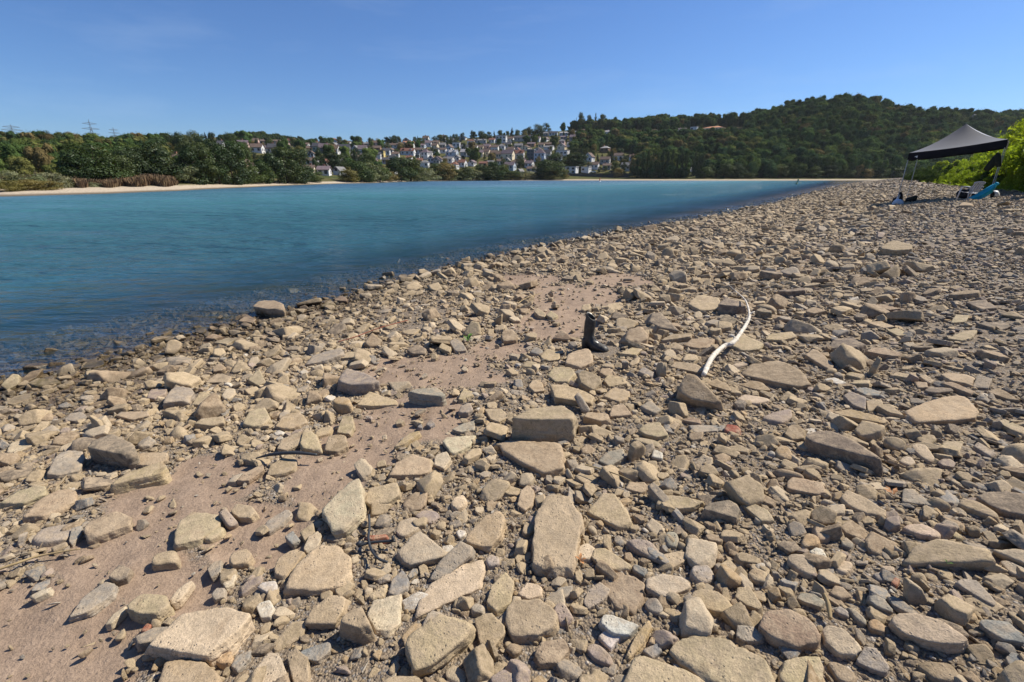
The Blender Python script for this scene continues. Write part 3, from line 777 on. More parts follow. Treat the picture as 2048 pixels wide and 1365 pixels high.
G b t 12 5|905,615 930,570 1000,580 1020,615|
G s t 15 4|1470,475 1500,440 1650,420 1680,455 1580,480|
G s t 10 3|1180,480 1320,440 1460,500 1420,540 1300,550|
G s t 10 3|940,230 1010,170 1150,190 1170,260 1040,280|
G b t 15 6|1050,770 1140,745 1210,780 1250,835 1150,805|
G b n 12 4|1290,785 1380,755 1450,770 1510,825 1400,815|
G b d 15 20|415,330 440,280 530,310 500,335|
G b t 10 4|360,860 440,800 540,830 540,870 470,900|
G m t 12 5|370,755 400,715 500,730 520,775 400,795|
G b t 15 5|470,570 560,530 630,540 590,580|
G b g 15 10|600,695 640,660 720,705 690,730|
G r t 12 5|345,655 370,635 430,640 430,665|
G s t 8 4|820,660 860,625 990,640 1060,680 1000,700|
G b t 15 6|790,1060 830,1020 880,1050 850,1090|
G m n 15 5|900,1025 950,1005 1030,1020 1030,1050|
G r p 10 3|1240,640 1340,615 1360,640 1270,660|
G w w 15 10|690,1275 710,1220 770,1250 770,1290|
G f g 12 8|330,1300 400,1240 510,1215 500,1280 410,1340|
H m d 110 6|400,1150 430,1080 560,1075 700,1130 940,1270 930,1290 700,1220 520,1175|big dark rough block with a shaded front on the gravel slope
H s t 20 4|1100,950 1250,890 1400,825 1540,830 1640,950 1600,990 1400,1000 1200,1020|broad pale-topped slab farther up the gravel slope
H l y 45 5|605,950 650,930 750,935 990,1000 960,1030 800,1000 650,970|tilted layered yellowish slate slab behind the big dark rough block
H b g 12 15|670,830 720,800 830,840 830,930 740,900|
H b t 10 5|835,870 940,855 955,890 850,950|
H b t 25 6|905,900 1000,890 1110,975 1000,950|
H s t 20 4|1375,680 1400,665 1560,680 1615,705 1590,750 1440,720|
H f g 8 15|1595,770 1640,680 1740,710 1710,780|
H l n 20 5|1380,740 1450,730 1620,805 1600,825|
H b d 15 4|1245,795 1290,770 1440,775 1460,795 1340,812|
H l b 15 5|750,785 830,770 940,805 920,830 840,830|
H f w 4 2|520,715 600,700 690,735 640,750|white flat slab shining among brown stones
H m d 30 6|565,490 600,425 740,415 830,455 780,480 640,470|dark rounded boulder on the gravel slope beyond the white flat slab
H b t 12 8|400,540 460,490 500,520 590,620 570,645 480,585|
H m n 30 6|830,510 900,480 1000,500 1100,530 1060,550 920,530|
H b d 25 3|1150,472 1310,472 1320,486 1180,486|
H s t 8 4|1420,420 1530,370 1640,350 1600,410 1520,435|
H s t 10 5|1440,310 1480,250 1575,255 1550,300|
H r n 25 3|1410,105 1470,80 1640,70 1640,88 1500,105|
H b n 20 3|870,185 940,175 1080,205 1000,215|
H b d 10 20|830,170 880,110 920,150 890,190|
H r p 10 6|1150,1190 1200,1170 1260,1180 1330,1280 1300,1310 1220,1260|pale egg-shaped disc stone by the end of the big dark rough block
H r p 12 4|1070,1300 1110,1265 1170,1270 1190,1305 1140,1335|
H r p 15 2|770,1335 820,1305 900,1320 930,1375 800,1375|
H r y 15 10|180,1225 220,1180 270,1190 310,1265 270,1290 200,1260|
H r n 12 6|1190,1140 1230,1105 1320,1110 1340,1150 1280,1185|
H b t 10 4|1370,1200 1400,1160 1530,1160 1500,1250|
H r g 10 4|1600,1190 1640,1160 1780,1250 1740,1270|
H b n 15 8|250,1105 280,1050 340,1035 400,1090 390,1140 300,1140|
H b t 8 3|985,360 1060,345 1140,390 1060,400|
H s t 10 3|850,310 930,295 1040,335 960,345|
H b n 12 3|680,680 720,660 820,680 790,705|
H b t 12 3|710,745 760,720 860,720 850,745|
H s t 12 3|1000,685 1060,660 1160,680 1150,705|
H b t 10 5|1210,690 1260,680 1320,720 1290,745|
H b t 10 4|1180,730 1270,735 1280,770 1210,775|
H s t 10 3|1760,1010 1830,1000 1968,1060 1968,1105 1860,1065|
H b n 12 5|1710,805 1790,775 1940,865 1850,855|
H s d 8 3|1630,310 1780,300 1880,330 1800,360|
H m d 10 4|1555,160 1680,140 1780,200 1660,210|
I b n 48 4|1475,155 1510,125 1600,118 1655,140 1660,165 1560,170|large round boulder standing out in the shallow water
I b t 10 5|1395,240 1440,205 1500,230 1480,250|
I r t 8 4|1400,260 1430,245 1475,260 1460,273|
I b o 6 4|1140,305 1165,285 1205,290 1190,315|
I b n 12 8|1195,340 1240,312 1300,328 1260,345|
I s t 8 3|1250,365 1330,340 1380,345 1330,375|
I b n 10 10|1370,358 1400,335 1440,350 1410,362|
I b o 10 8|1870,158 1930,115 1960,140 1950,156|
I b n 14 8|1955,118 1990,90 2030,108 2028,125|
I b d 15 4|1660,408 1700,385 1755,390 1750,408|
I b o 5 3|1650,130 1690,112 1705,122 1670,136|
P m n 10 4|1757,496 1785,480 1822,488 1825,498 1790,501|low brown boulder far up the beach below the tent's side
P r n 5 3|1917,411 1926,404 1942,406 1945,410|rounded rock lying on the beach in front of the plastic chair
'''
heroes = []
def hull2(P):
    P = sorted(set(map(tuple, P)))
    def half(Q):
        h = []
        for p in Q:
            while len(h) > 1 and (h[-1][0] - h[-2][0]) * (p[1] - h[-2][1]) - (h[-1][1] - h[-2][1]) * (p[0] - h[-2][0]) <= 0: h.pop()
            h.append(p)
        return h
    a, b = half(P), half(P[::-1]); return a[:-1] + b[:-1]
def build_heroes():
    for li, ln in enumerate(HERO.strip().split('\n')):
        head, outl, label = ln.split('|')
        z, kd, colr, hp, tilt = head.split(); hp, tilt = float(hp), float(tilt)
        x0, y0, s = ZONE[z]
        px = [(x0 + float(a) / s, y0 + float(b) / s) for a, b in (q.split(',') for q in outl.split())]
        hp /= s
        q = np.random.RandomState(100 + li)
        xl, yl = max(px, key=lambda p: p[1])
        G = pix_ground2(xl, yl + hp); dG = math.hypot(G[0], G[1])
        d = ray(xl, yl); t = dG / math.hypot(d[0], d[1]); zt = CAM_H + d[2] * t
        th = max(zt - G[2], 0.012)
        lift = 0.012 if dG < 6 else 0.02; zt += lift; th += lift        # stands proud of the pebbles packed round it
        T = np.array([d[0] * t, d[1] * t, zt])
        # plane of the top face: the bank's own slope plus the stone's tilt towards the viewer
        e = 0.15; gx = float(zbase(G[0] + e, G[1]) - zbase(G[0] - e, G[1])) / (2 * e); gy = float(zbase(G[0], G[1] + e) - zbase(G[0], G[1] - e)) / (2 * e)
        gn = np.array([-gx, -gy, 1.0]); gn /= np.linalg.norm(gn)
        back = np.array([-G[0], -G[1], 0]) / max(dG, 1e-6)
        side = np.array([-back[1], back[0], 0])
        tl = R(tilt + q.uniform(-1.5, 1.5)); tl2 = R(q.uniform(-5, 5))
        n = gn * math.cos(tl) + back * math.sin(tl); n = n + side * math.sin(tl2); n /= np.linalg.norm(n)
        pts = []
        for (x, y) in px:
            dr = ray(x, y); den = dr @ n
            tt = ((T - np.array([0, 0, CAM_H])) @ n) / den if den < -1e-3 else t
            pts.append(dr * min(tt, t * 1.8) + np.array([0, 0, CAM_H]))
        pts = np.array(pts)
        ax = side - n * (side @ n); ax /= np.linalg.norm(ax); ay = np.cross(n, ax)
        c = pts.mean(0); uv = [((p - c) @ ax, (p - c) @ ay) for p in pts]
        H = np.array(hull2(uv)); hc = H.mean(0); H = H - hc; c = c + ax * hc[0] + ay * hc[1]
        w = np.ptp(H, 0); size = float(w.max())
        gz = float(zground(c[0], c[1]))
        depth = max(th * 0.75, c[2] - gz) + 0.10 * float(w.min()) + 0.01      # top face down to the buried underside
        cc = c - n * depth * 0.5
        rnd = kd == 'r' or kd == 'k'
        N, D = [n, -n], [depth * 0.5, depth * 0.5]
        m = len(H)
        for k in range(m):
            a, b = H[k], H[(k + 1) % m]; ed = b - a
            if np.linalg.norm(ed) < 1e-6: continue
            on = np.array([ed[1], -ed[0]]) / np.linalg.norm(ed)
            al = q.uniform(-0.10, 0.22) if not rnd else q.uniform(0, .25)
            nn = (ax * on[0] + ay * on[1]) * math.cos(al) + n * math.sin(al)
            pt = c + ax * (a[0] + b[0]) / 2 + ay * (a[1] + b[1]) / 2
            dd = float((pt - cc) @ nn)
            N.append(nn); D.append(max(dd, 0.12 * size) * (1.03 if not rnd else 1.06))
        for k in range((6 if kd == 'm' else 3)):        # chipped corners
            v = ax * q.normal() * .8 + ay * q.normal() * .8 + n * (abs(q.normal()) * .45 + .15); v /= np.linalg.norm(v)
            sup = max(float((c + ax * h[0] + ay * h[1] - cc) @ v) for h in H)
            N.append(v); D.append(sup * q.uniform(.86, 1.0))
        ext = np.array([w[0] / 2, w[1] / 2, depth / 2])
        Bm = np.stack([ax, ay, n])                   # rows: local axes
        Nl = np.array(N) @ Bm.T
        pxs = size * FPX / max(t, 0.5)
        sub = 6 if pxs > 170 else (5 if pxs > 42 else 4)
        p = {'s': 60, 'b': 60, 'r': 8, 'f': 60, 'w': 16, 'k': 14, 'm': 30, 'l': 60}[kd]
        rough = {'s': .06, 'b': .08, 'r': .03, 'f': .035, 'w': .10, 'k': .05, 'm': .13, 'l': .07}[kd]
        V, F = stone_verts(Nl, np.array(D), np.maximum(ext, 0.25 * ext.max()), sub, p, rough, li % 89, .08 if kd == 'l' else (.04 if kd in 'sb' else 0))
        Vw = V @ Bm
        foot = np.array([cc[0], cc[1], min(gz, cc[2])])
        Vw = Vw + (cc - foot)
        me = mesh_np(KIND[kd], Vw, F, M_ROCK, kd in 'rwk')
        o = add(KIND[kd], me, None, tuple(foot))
        b = np.array(COLS[colr]) * q.uniform(.88, 1.1) * (1 + q.uniform(-.04, .04, 3)); o.color = tuple(b) + (1,)
        flat = depth / size
        heroes.append(dict(o=o, c=cc, H=H, ax=ax, ay=ay, size=size, label=label, kd=kd, col=colr, px=np.mean(px, 0), flat=flat, w=w, R=np.abs(H).max()))
build_heroes()

# labels: a few stones carry one that names their own look; the others are told by a landmark beside them
CATS = {'s': 'rock slab', 'b': 'boulder', 'r': 'cobble', 'f': 'slate shard', 'w': 'quartz stone', 'k': 'brick piece', 'm': 'boulder', 'l': 'rock'}
LAND = [((1178, 690), 'the black boot'), ((1456, 690), 'the white driftwood'), ((590, 908), 'the thin black rod'), ((752, 1085), 'the black hose'), ((936, 682), 'the green sprout'), ((735, 665), 'the red wire'), ((60, 1125), 'the straw stalk')]
SHORTN = {'longest slab': 'the longest slab', 'biggest square': 'the biggest square block', 'broadest tan': 'the broadest tan slab', 'large undercut tan': 'the undercut slab', 'big dark rough block': 'the big dark rough block',
          'rounded brick-red lump': 'the brick-red lump', 'dark drill-like': 'the rock with a hole', 'white flat slab shining': 'the white flat slab', 'big dark grey boulder with': 'the big dark grey boulder', 'large round boulder standing out': 'the boulder out in the water',
          'crumbly brown mud': 'the mud clod', 'folded white': 'the folded white quartz', 'triangular pale': 'the triangular pale slab', 'smooth cream egg': 'the cream egg-shaped boulder', 'dark layered slate block': 'the dark layered slate block',
          'pitted pale oblong': 'the pitted pale cobble', 'broad pale-topped slab': 'the broad pale-topped slab', 'upright pale stone': 'the waterline upright stone', 'tall brown boulder': 'the tall brown boulder', 'pointed wet stone': 'the pointed wet stone',
          'cracked rounded boulder alone': 'the cracked boulder on the sand', 'flat-topped grey rock': 'the flat-topped grey rock', 'dark rounded boulder on the gravel': 'the dark rounded boulder', 'tilted layered yellowish': 'the yellowish slate slab',
          'pale-topped boulder with': 'the pale-topped boulder', 'rough brown boulder standing': 'the driftwood-end boulder', 'broad pale slab with': 'the broad pale undercut slab', 'broad brown slab': 'the broad brown slab', 'massive tilted': 'the massive tilted rock'}
def hero_labels():
    marks = [(np.array(p, float), n) for p, n in LAND]
    for h in heroes:
        for k, v in SHORTN.items():
            if k in h['label'] and v not in [n for _, n in marks]: marks.append((h['px'], v)); h['mark'] = v; break
    used = {}
    word = {1: '', 2: 'second ', 3: 'third ', 4: 'fourth ', 5: 'fifth ', 6: 'sixth ', 7: 'seventh ', 8: 'eighth ', 9: 'ninth ', 10: 'tenth ', 11: 'eleventh ', 12: 'twelfth '}
    todo = []
    for h in heroes:
        tag(h['o'], None, CATS[h['kd']], 'stones lying on the river bank', 'thing')
        if h['label']: h['o']['label'] = h['label']; continue
        d = [(float(np.hypot(*((h['px'] - p) * (1, 1.6)))), i) for i, (p, n) in enumerate(marks)]
        dist, i = min(d); todo.append((dist, i, h))
    for dist, i, h in sorted(todo, key=lambda q: q[0]):
        v = h['px'] - marks[i][0]
        rel = ('landward of' if v[0] > 0 else 'riverward of') if abs(v[0]) > 1.3 * abs(v[1]) else ('in front of' if v[1] > 0 else 'behind')
        sh = {'s': 'flat slab', 'b': 'angular rock', 'r': 'rounded cobble', 'f': 'thin slate shard', 'w': 'quartz lump', 'k': 'brick piece', 'm': 'rough boulder', 'l': 'layered rock'}[h['kd']]
        k = (CNAME[h['col']], sh, rel, i); used[k] = used.get(k, 0) + 1
        o = word.get(used[k], 'far ')
        h['o']['label'] = f"{CNAME[h['col']]} {sh}, {o}nearest {rel} {marks[i][1]}"
hero_labels()

# ---------------------------------------------------------------- all the smaller stones: one mass
def build_stones():
    coll = bpy.data.collections.new('stone_shapes')
    kinds = ['round'] * 2 + ['flat'] * 8 + ['shard'] * 6 + ['block'] * 12
    for i, kd in enumerate(kinds):
        V, F = random_stone(kd, 300 + i, 4); coll.objects.link(bpy.data.objects.new(f'stone_shape_{i:02d}', mesh_np('stone', V, F, M_STONE, kd == 'round')))
    small = ['round'] * 3 + ['flat'] * 5 + ['shard'] * 4 + ['block'] * 4
    for i, kd in enumerate(small):
        V, F = random_stone(kd, 400 + i, 3); coll.objects.link(bpy.data.objects.new(f'stone_shape_{len(kinds) + i:02d}', mesh_np('stone', V, F, M_STONE, kd == 'round')))
    nb, ns = len(kinds), len(small)
    HC = np.array([h['c'] for h in heroes]); 
    P, RT, SC, IX, TN = [], [], [], [], []
    occ = {}                       # coarse spatial hash of the larger stones
    def inside_hero(x, y, shrink, mg=0.0):
        m = np.zeros(len(x), bool)
        for h in heroes:
            rr = h['size'] * 0.62 + mg
            k = np.nonzero((np.abs(x - h['c'][0]) < rr) & (np.abs(y - h['c'][1]) < rr))[0]
            if not len(k): continue
            q = np.stack([x[k] - h['c'][0], y[k] - h['c'][1]], -1)
            ax, ay = h['ax'][:2], h['ay'][:2]
            a = q @ (ax / np.linalg.norm(ax)); b = q @ (ay / max(np.linalg.norm(ay), 1e-6)) if np.linalg.norm(ay) > .05 else q @ np.array([0, 1.0])
            w = h['w'] * 0.5
            inn = (np.abs(a) < w[0] * shrink + mg) & (np.abs(b) < max(w[1] * shrink * abs(h['ay'][:2] @ h['ay'][:2]) ** .5, .03) + mg)
            m[k] |= inn
        return m
    #            radius range      per m2   nearest  farthest  shapes      sand share
    classes = [(0.08, 0.18, 9.0, 3.4, 80, 0, 0.0), (0.05, 0.095, 38, 0.5, 62, 0, 0.03), (0.026, 0.052, 180, 0.5, 38, 0, 0.05), (0.013, 0.027, 560, 0.5, 11, 1, 0.07), (0.006, 0.013, 1900, 0.5, 4.6, 1, 0.05), (0.10, 0.28, 2.2, 60, 230, 0, 0.0)]
    for ci, (ra, rb, dens, d0, d1, lo, sandk) in enumerate(classes):
        A0, A1 = (R(-64), R(70)) if ci < 5 else (R(28), R(48))
        area = 0.5 * (A1 - A0) * (d1 ** 2 - d0 ** 2)
        n = int(area * dens)
        if n > 900000: n = 900000
        q = np.random.RandomState(60 + ci)
        r = np.sqrt(q.uniform(d0 ** 2, d1 ** 2, n)); a = q.uniform(A0, A1, n)
        x, y = r * np.sin(a), r * np.cos(a)
        s = shore_s(x, y)
        k = (s > (-3.5 if ci < 3 else -1.2)) & (s < 15.5)
        x, y, s, r = x[k], y[k], s[k], r[k]
        sw = sandw(x, y)
        p3 = np.stack([x, y, 0 * x], -1)
        cl = fbm(p3 * 0.8, 77, 3)
        pr = np.clip(0.95 + 0.9 * cl, 0.1, 1)
        pr = pr * (1 - np.clip(sw * 1.5, 0, 1) * (1 - sandk))
        right = np.clip((s - 7.0) / 1.8, 0, 1)                # the upper beach is finer gravel
        if ci == 0: pr = pr * (1 - 0.93 * right)
        if ci == 1: pr = pr * (1 - 0.72 * right)
        if ci == 5: pr = pr * (1 - 0.6 * right)
        pr = np.where(s < 0, pr * 0.75, pr)
        if ci == 0: pr = np.where(s < -0.3, pr * 0.15, pr)
        k = q.rand(len(x)) < pr
        x, y, s, r = x[k], y[k], s[k], r[k]
        if ci < 2 or ci == 5:
            k = ~inside_hero(x, y, 1.0, 0.10 if ci == 0 else 0.035); x, y, s, r = x[k], y[k], s[k], r[k]
        elif ci < 4:
            k = ~inside_hero(x, y, 0.8); x, y, s, r = x[k], y[k], s[k], r[k]
        BC = pix_ground(1186, 700); k = np.hypot(x - BC[0] - .06, y - BC[1] + .07) > .22; x, y, s, r = x[k], y[k], s[k], r[k]      # the boot's own spot
        rad = ra + (rb - ra) * q.rand(len(x)) ** 1.7
        if ci < 3:                 # no two larger stones in the same spot
            keep = np.zeros(len(x), bool); cell = 0.12
            for i in range(len(x)):
                cx, cy = int(x[i] // cell), int(y[i] // cell); ok = True; rr = rad[i]
                for ox in (-2, -1, 0, 1, 2):
                    for oy in (-2, -1, 0, 1, 2):
                        for (bx, by, br) in occ.get((cx + ox, cy + oy), ()):
                            if (bx - x[i]) ** 2 + (by - y[i]) ** 2 < (0.54 * (br + rr)) ** 2: ok = False; break
                        if not ok: break
                    if not ok: break
                if ok: occ.setdefault((cx, cy), []).append((x[i], y[i], rr)); keep[i] = True
            x, y, s, r, rad = x[keep], y[keep], s[keep], r[keep], rad[keep]
        n = len(x)
        z = zground(x, y) + rad * q.uniform(-0.10, 0.45, n)
        P.append(np.stack([x, y, z], -1))
        tl = 0.26 if ci < 3 else 0.4
        tl = tl * np.where(q.rand(n) < .14, 1.6 if ci in (0, 5) else 3.0, 1.0)
        RT.append(np.stack([q.normal(0, 1, n) * tl, q.normal(0, 1, n) * tl, q.uniform(0, 6.283, n)], -1))
        sx = rad[:, None] * np.stack([q.uniform(.9, 1.25, n), q.uniform(.8, 1.1, n), q.uniform(.75, 1.25, n)], -1); SC.append(sx)
        IX.append(q.randint(nb, nb + ns, n) if lo else q.randint(0, nb, n))
        if ci in (1, 2):           # the upper beach and water's edge have more rounded, flat pebbles
            IX[-1] = np.where(q.rand(n) < 0.5 * np.clip((s - 6) / 3, 0, 1), q.randint(0, 16, n), IX[-1])
        pal = np.array([COLS[c] for c in 'ttttttttttttttnnngpppd'] if ci < 2 else [COLS[c] for c in 'ttttttttttttttttttttttttttttnnnnnnggggggppppppbbbmmdddyyw'])
        tn = pal[q.randint(0, len(pal), n)] * q.uniform(.7, 1.15, (n, 1))
        gry = (q.rand(n) < 0.45 * np.clip((s - 7) / 1.8, 0, 1))[:, None]; gp = np.array([COLS[c] for c in 'ggggbbbmmd']); tn = np.where(gry, gp[q.randint(0, len(gp), n)] * q.uniform(.75, 1.1, (n, 1)), tn)
        TN.append(np.concatenate([tn, np.ones((n, 1))], 1))
    P, RT, SC, IX, TN = map(np.concatenate, (P, RT, SC, IX, TN))
    print('STONES', len(P))
    o = gn_scatter('loose_stones', P, RT, SC, IX, TN, coll)
    tag(o, 'small stones, cobbles and pebbles covering the river bank', 'stones', None, 'stuff')
build_stones()
# ---------------------------------------------------------------- foliage makers
def leaf_cloud(blobs, n, size, seed, droop=0.0, outw=0.78, asp=0.5):
    """n small leaf quads on and in a set of ellipsoid clumps (centre, radii)"""
    q = np.random.RandomState(seed)
    B = np.array([list(c) + list(r) for c, r in blobs], float)
    vol = (B[:, 3] * B[:, 4] * B[:, 5]) ** 0.67; k = q.choice(len(B), n, p=vol / vol.sum())
    d = q.normal(size=(n, 3)); d /= np.linalg.norm(d, axis=1, keepdims=True)
    rad = q.uniform(0.55, 1.0, n) ** 0.5 * (1 + 0.18 * q.normal(size=n))
    C = B[k, :3] + d * B[k, 3:] * rad[:, None]
    nm = d * outw + q.normal(size=(n, 3)) * (1 - outw) * 0.9 + np.array([0, 0, .25]); nm /= np.linalg.norm(nm, axis=1, keepdims=True)
    t = np.cross(nm, q.normal(size=(n, 3))); t[:, 2] -= droop; t /= np.linalg.norm(t, axis=1, keepdims=True)
    b = np.cross(nm, t)
    s = size * q.uniform(.6, 1.3, n)
    V = np.stack([C - t * s[:, None], C + b * (s * asp)[:, None], C + t * s[:, None], C - b * (s * asp)[:, None]], 1).reshape(-1, 3)
    F = np.arange(4 * n).reshape(n, 4)
    clump = q.uniform(0, 1, len(B))
    val = np.clip(0.55 * clump[k] + 0.45 * q.rand(n), 0, 1)
    return V, F, val
def leaf_mesh(name, V, F, val, mat):
    me = mesh_np(name, V, F, mat)
    a = me.attributes.new('leafv', 'FLOAT', 'FACE'); a.data.foreach_set('value', val.astype(np.float32)); return me
def crown_blobs(kind, seed):
    q = np.random.RandomState(seed); out = []
    if kind == 'round':
        for i in range(24):
            a = q.uniform(0, 6.28); z = q.uniform(.10, .88); e = math.sqrt(max(0.04, 1 - ((z - .47) / .52) ** 2)); rr = q.uniform(.1, 1) ** .5 * .34 * e
            s = q.uniform(.12, .20); out.append(((math.cos(a) * rr, math.sin(a) * rr, z), (s * 1.15, s * 1.15, s * .8)))
    elif kind == 'tall':
        for i in range(30):
            a = q.uniform(0, 6.28); z = q.uniform(.05, .92); e = (1 - abs(z - .40) / .62) ** .5 if abs(z - .40) < .6 else .1; rr = q.uniform(.1, 1) ** .5 * .37 * e
            s = q.uniform(.09, .17); out.append(((math.cos(a) * rr, math.sin(a) * rr, z), (s, s, s * .9)))
    elif kind == 'poplar':
        for i in range(26):
            a = q.uniform(0, 6.28); z = q.uniform(.04, .97); e = min(1, (1 - z) * 3 + .15); rr = q.uniform(0, .28) * e
            s = q.uniform(.12, .22) * (e * .7 + .3); out.append(((math.cos(a) * rr, math.sin(a) * rr, z), (s, s, .07)))
    elif kind == 'conifer':
        for i in range(34):
            a = q.uniform(0, 6.28); z = (i + .5) / 34; rr = (1 - z) * .36
            out.append(((math.cos(a) * rr * .6, math.sin(a) * rr * .6, z * .95 + .02), (.16 * (1.1 - z), .16 * (1.1 - z), .04)))
    elif kind == 'bush':
        for i in range(20):
            a = q.uniform(0, 6.28); rr = q.uniform(0, 1) ** .5 * .42; z = q.uniform(.1, .85) * (1 - .5 * (rr / .42) ** 2)
            s = q.uniform(.1, .2); out.append(((math.cos(a) * rr, math.sin(a) * rr, z), (s, s, s * .8)))
    return out
TREES = {}
def tree_proto(key, kind, mat, n, size, nvar, droop=0.0):
    L_ = []
    for v in range(nvar):
        V, F, val = leaf_cloud(crown_blobs(kind, hash_key(key) + v), n, size, 500 + v + hash_key(key), droop)
        cm = leaf_mesh('crown', V, F, val, mat)
        m = MB(); q = random.Random(v + 3)
        pts = [(0, 0, -0.05), (q.uniform(-.01, .01), q.uniform(-.01, .01), .25), (q.uniform(-.02, .02), q.uniform(-.02, .02), .55), (q.uniform(-.03, .03), q.uniform(-.03, .03), .85)]
        m.tube(pts, [.022, .018, .011, .004], 6)
        for b in range(6):
            a = q.uniform(0, 6.28); z = q.uniform(.22, .6); l = q.uniform(.15, .3)
            m.tube([(0, 0, z), (math.cos(a) * l * .5, math.sin(a) * l * .5, z + l * .35), (math.cos(a) * l, math.sin(a) * l, z + l * .8)], [.009, .006, .002], 5)
        L_.append((cm, m.mesh('trunk', M_BARK, True)))
    TREES[key] = L_
def hash_key(k): return sum(ord(c) * (i + 3) for i, c in enumerate(k)) % 4000
tree_proto('round', 'round', M_LEAF, 4200, .026, 5)
tree_proto('dark', 'tall', M_LEAFD, 4200, .025, 3)
tree_proto('tall', 'tall', M_LEAF, 4200, .025, 4)
tree_proto('willow', 'bush', M_WILLOW, 3600, .028, 3, .8)
tree_proto('poplar', 'poplar', M_POPLAR, 2600, .030, 4, -.6)
tree_proto('conifer', 'conifer', M_CONIFER, 2200, .03, 2)
tree_proto('brown', 'round', M_BROWNLEAF, 3600, .027, 2)
def plant_tree(name, key, loc, w, h, label, cat, group, r=None):
    r = r or rng
    cm, tm = r.choice(TREES[key])
    t = thing(name, label, cat, loc, r.uniform(0, 6.28), group)
    wx = w / 0.86; t.scale = (wx, wx, h)
    add('crown', cm, t); add('trunk', tm, t)
    return t

# ---------------------------------------------------------------- canopy tent and what stands under it
M_BLACKCLOTH = simple('black_tent_cloth', (.035, .033, .038), 0.42, 0.6, 0.15, 2.5, 0.15, Sheen_Weight=0.6, Sheen_Roughness=0.35)
M_VALANCE = simple('black_valance', (.012, .011, .014), 0.8, 0.2, 0.2, 3)
M_STEEL = simple('grey_steel', (.42, .43, .45), 0.45, 0.5, 0.1, 5, Metallic=0.4)
M_WHITEPRINT = simple('white_print', (.75, .75, .75), 0.6, 0.3, 0.05)
M_PLASTIC = simple('white_plastic', (.48, .49, .52), 0.4, 0.5, 0.06, 6)  # white plastic greyed down, so the shade under the tent is in the colour
M_TURQ = simple('turquoise_cloth', (.012, .30, .46), 0.75, 0.3, 0.2, 5, 0.1)
M_OLIVE = simple('olive_cloth', (.030, .032, .022), 0.9, 0.2, 0.25, 5, 0.2)
M_DARKBAG = simple('dark_bag_cloth', (.014, .014, .016), 0.75, 0.3, 0.3, 6, 0.2)
M_BAGBLUE = simple('pale_blue_plastic', (.45, .53, .62), 0.45, 0.4, 0.2, 6, 0.2)
M_BAGWHITE = simple('white_bag_plastic', (.62, .62, .62), 0.5, 0.4, 0.2, 7, 0.2)

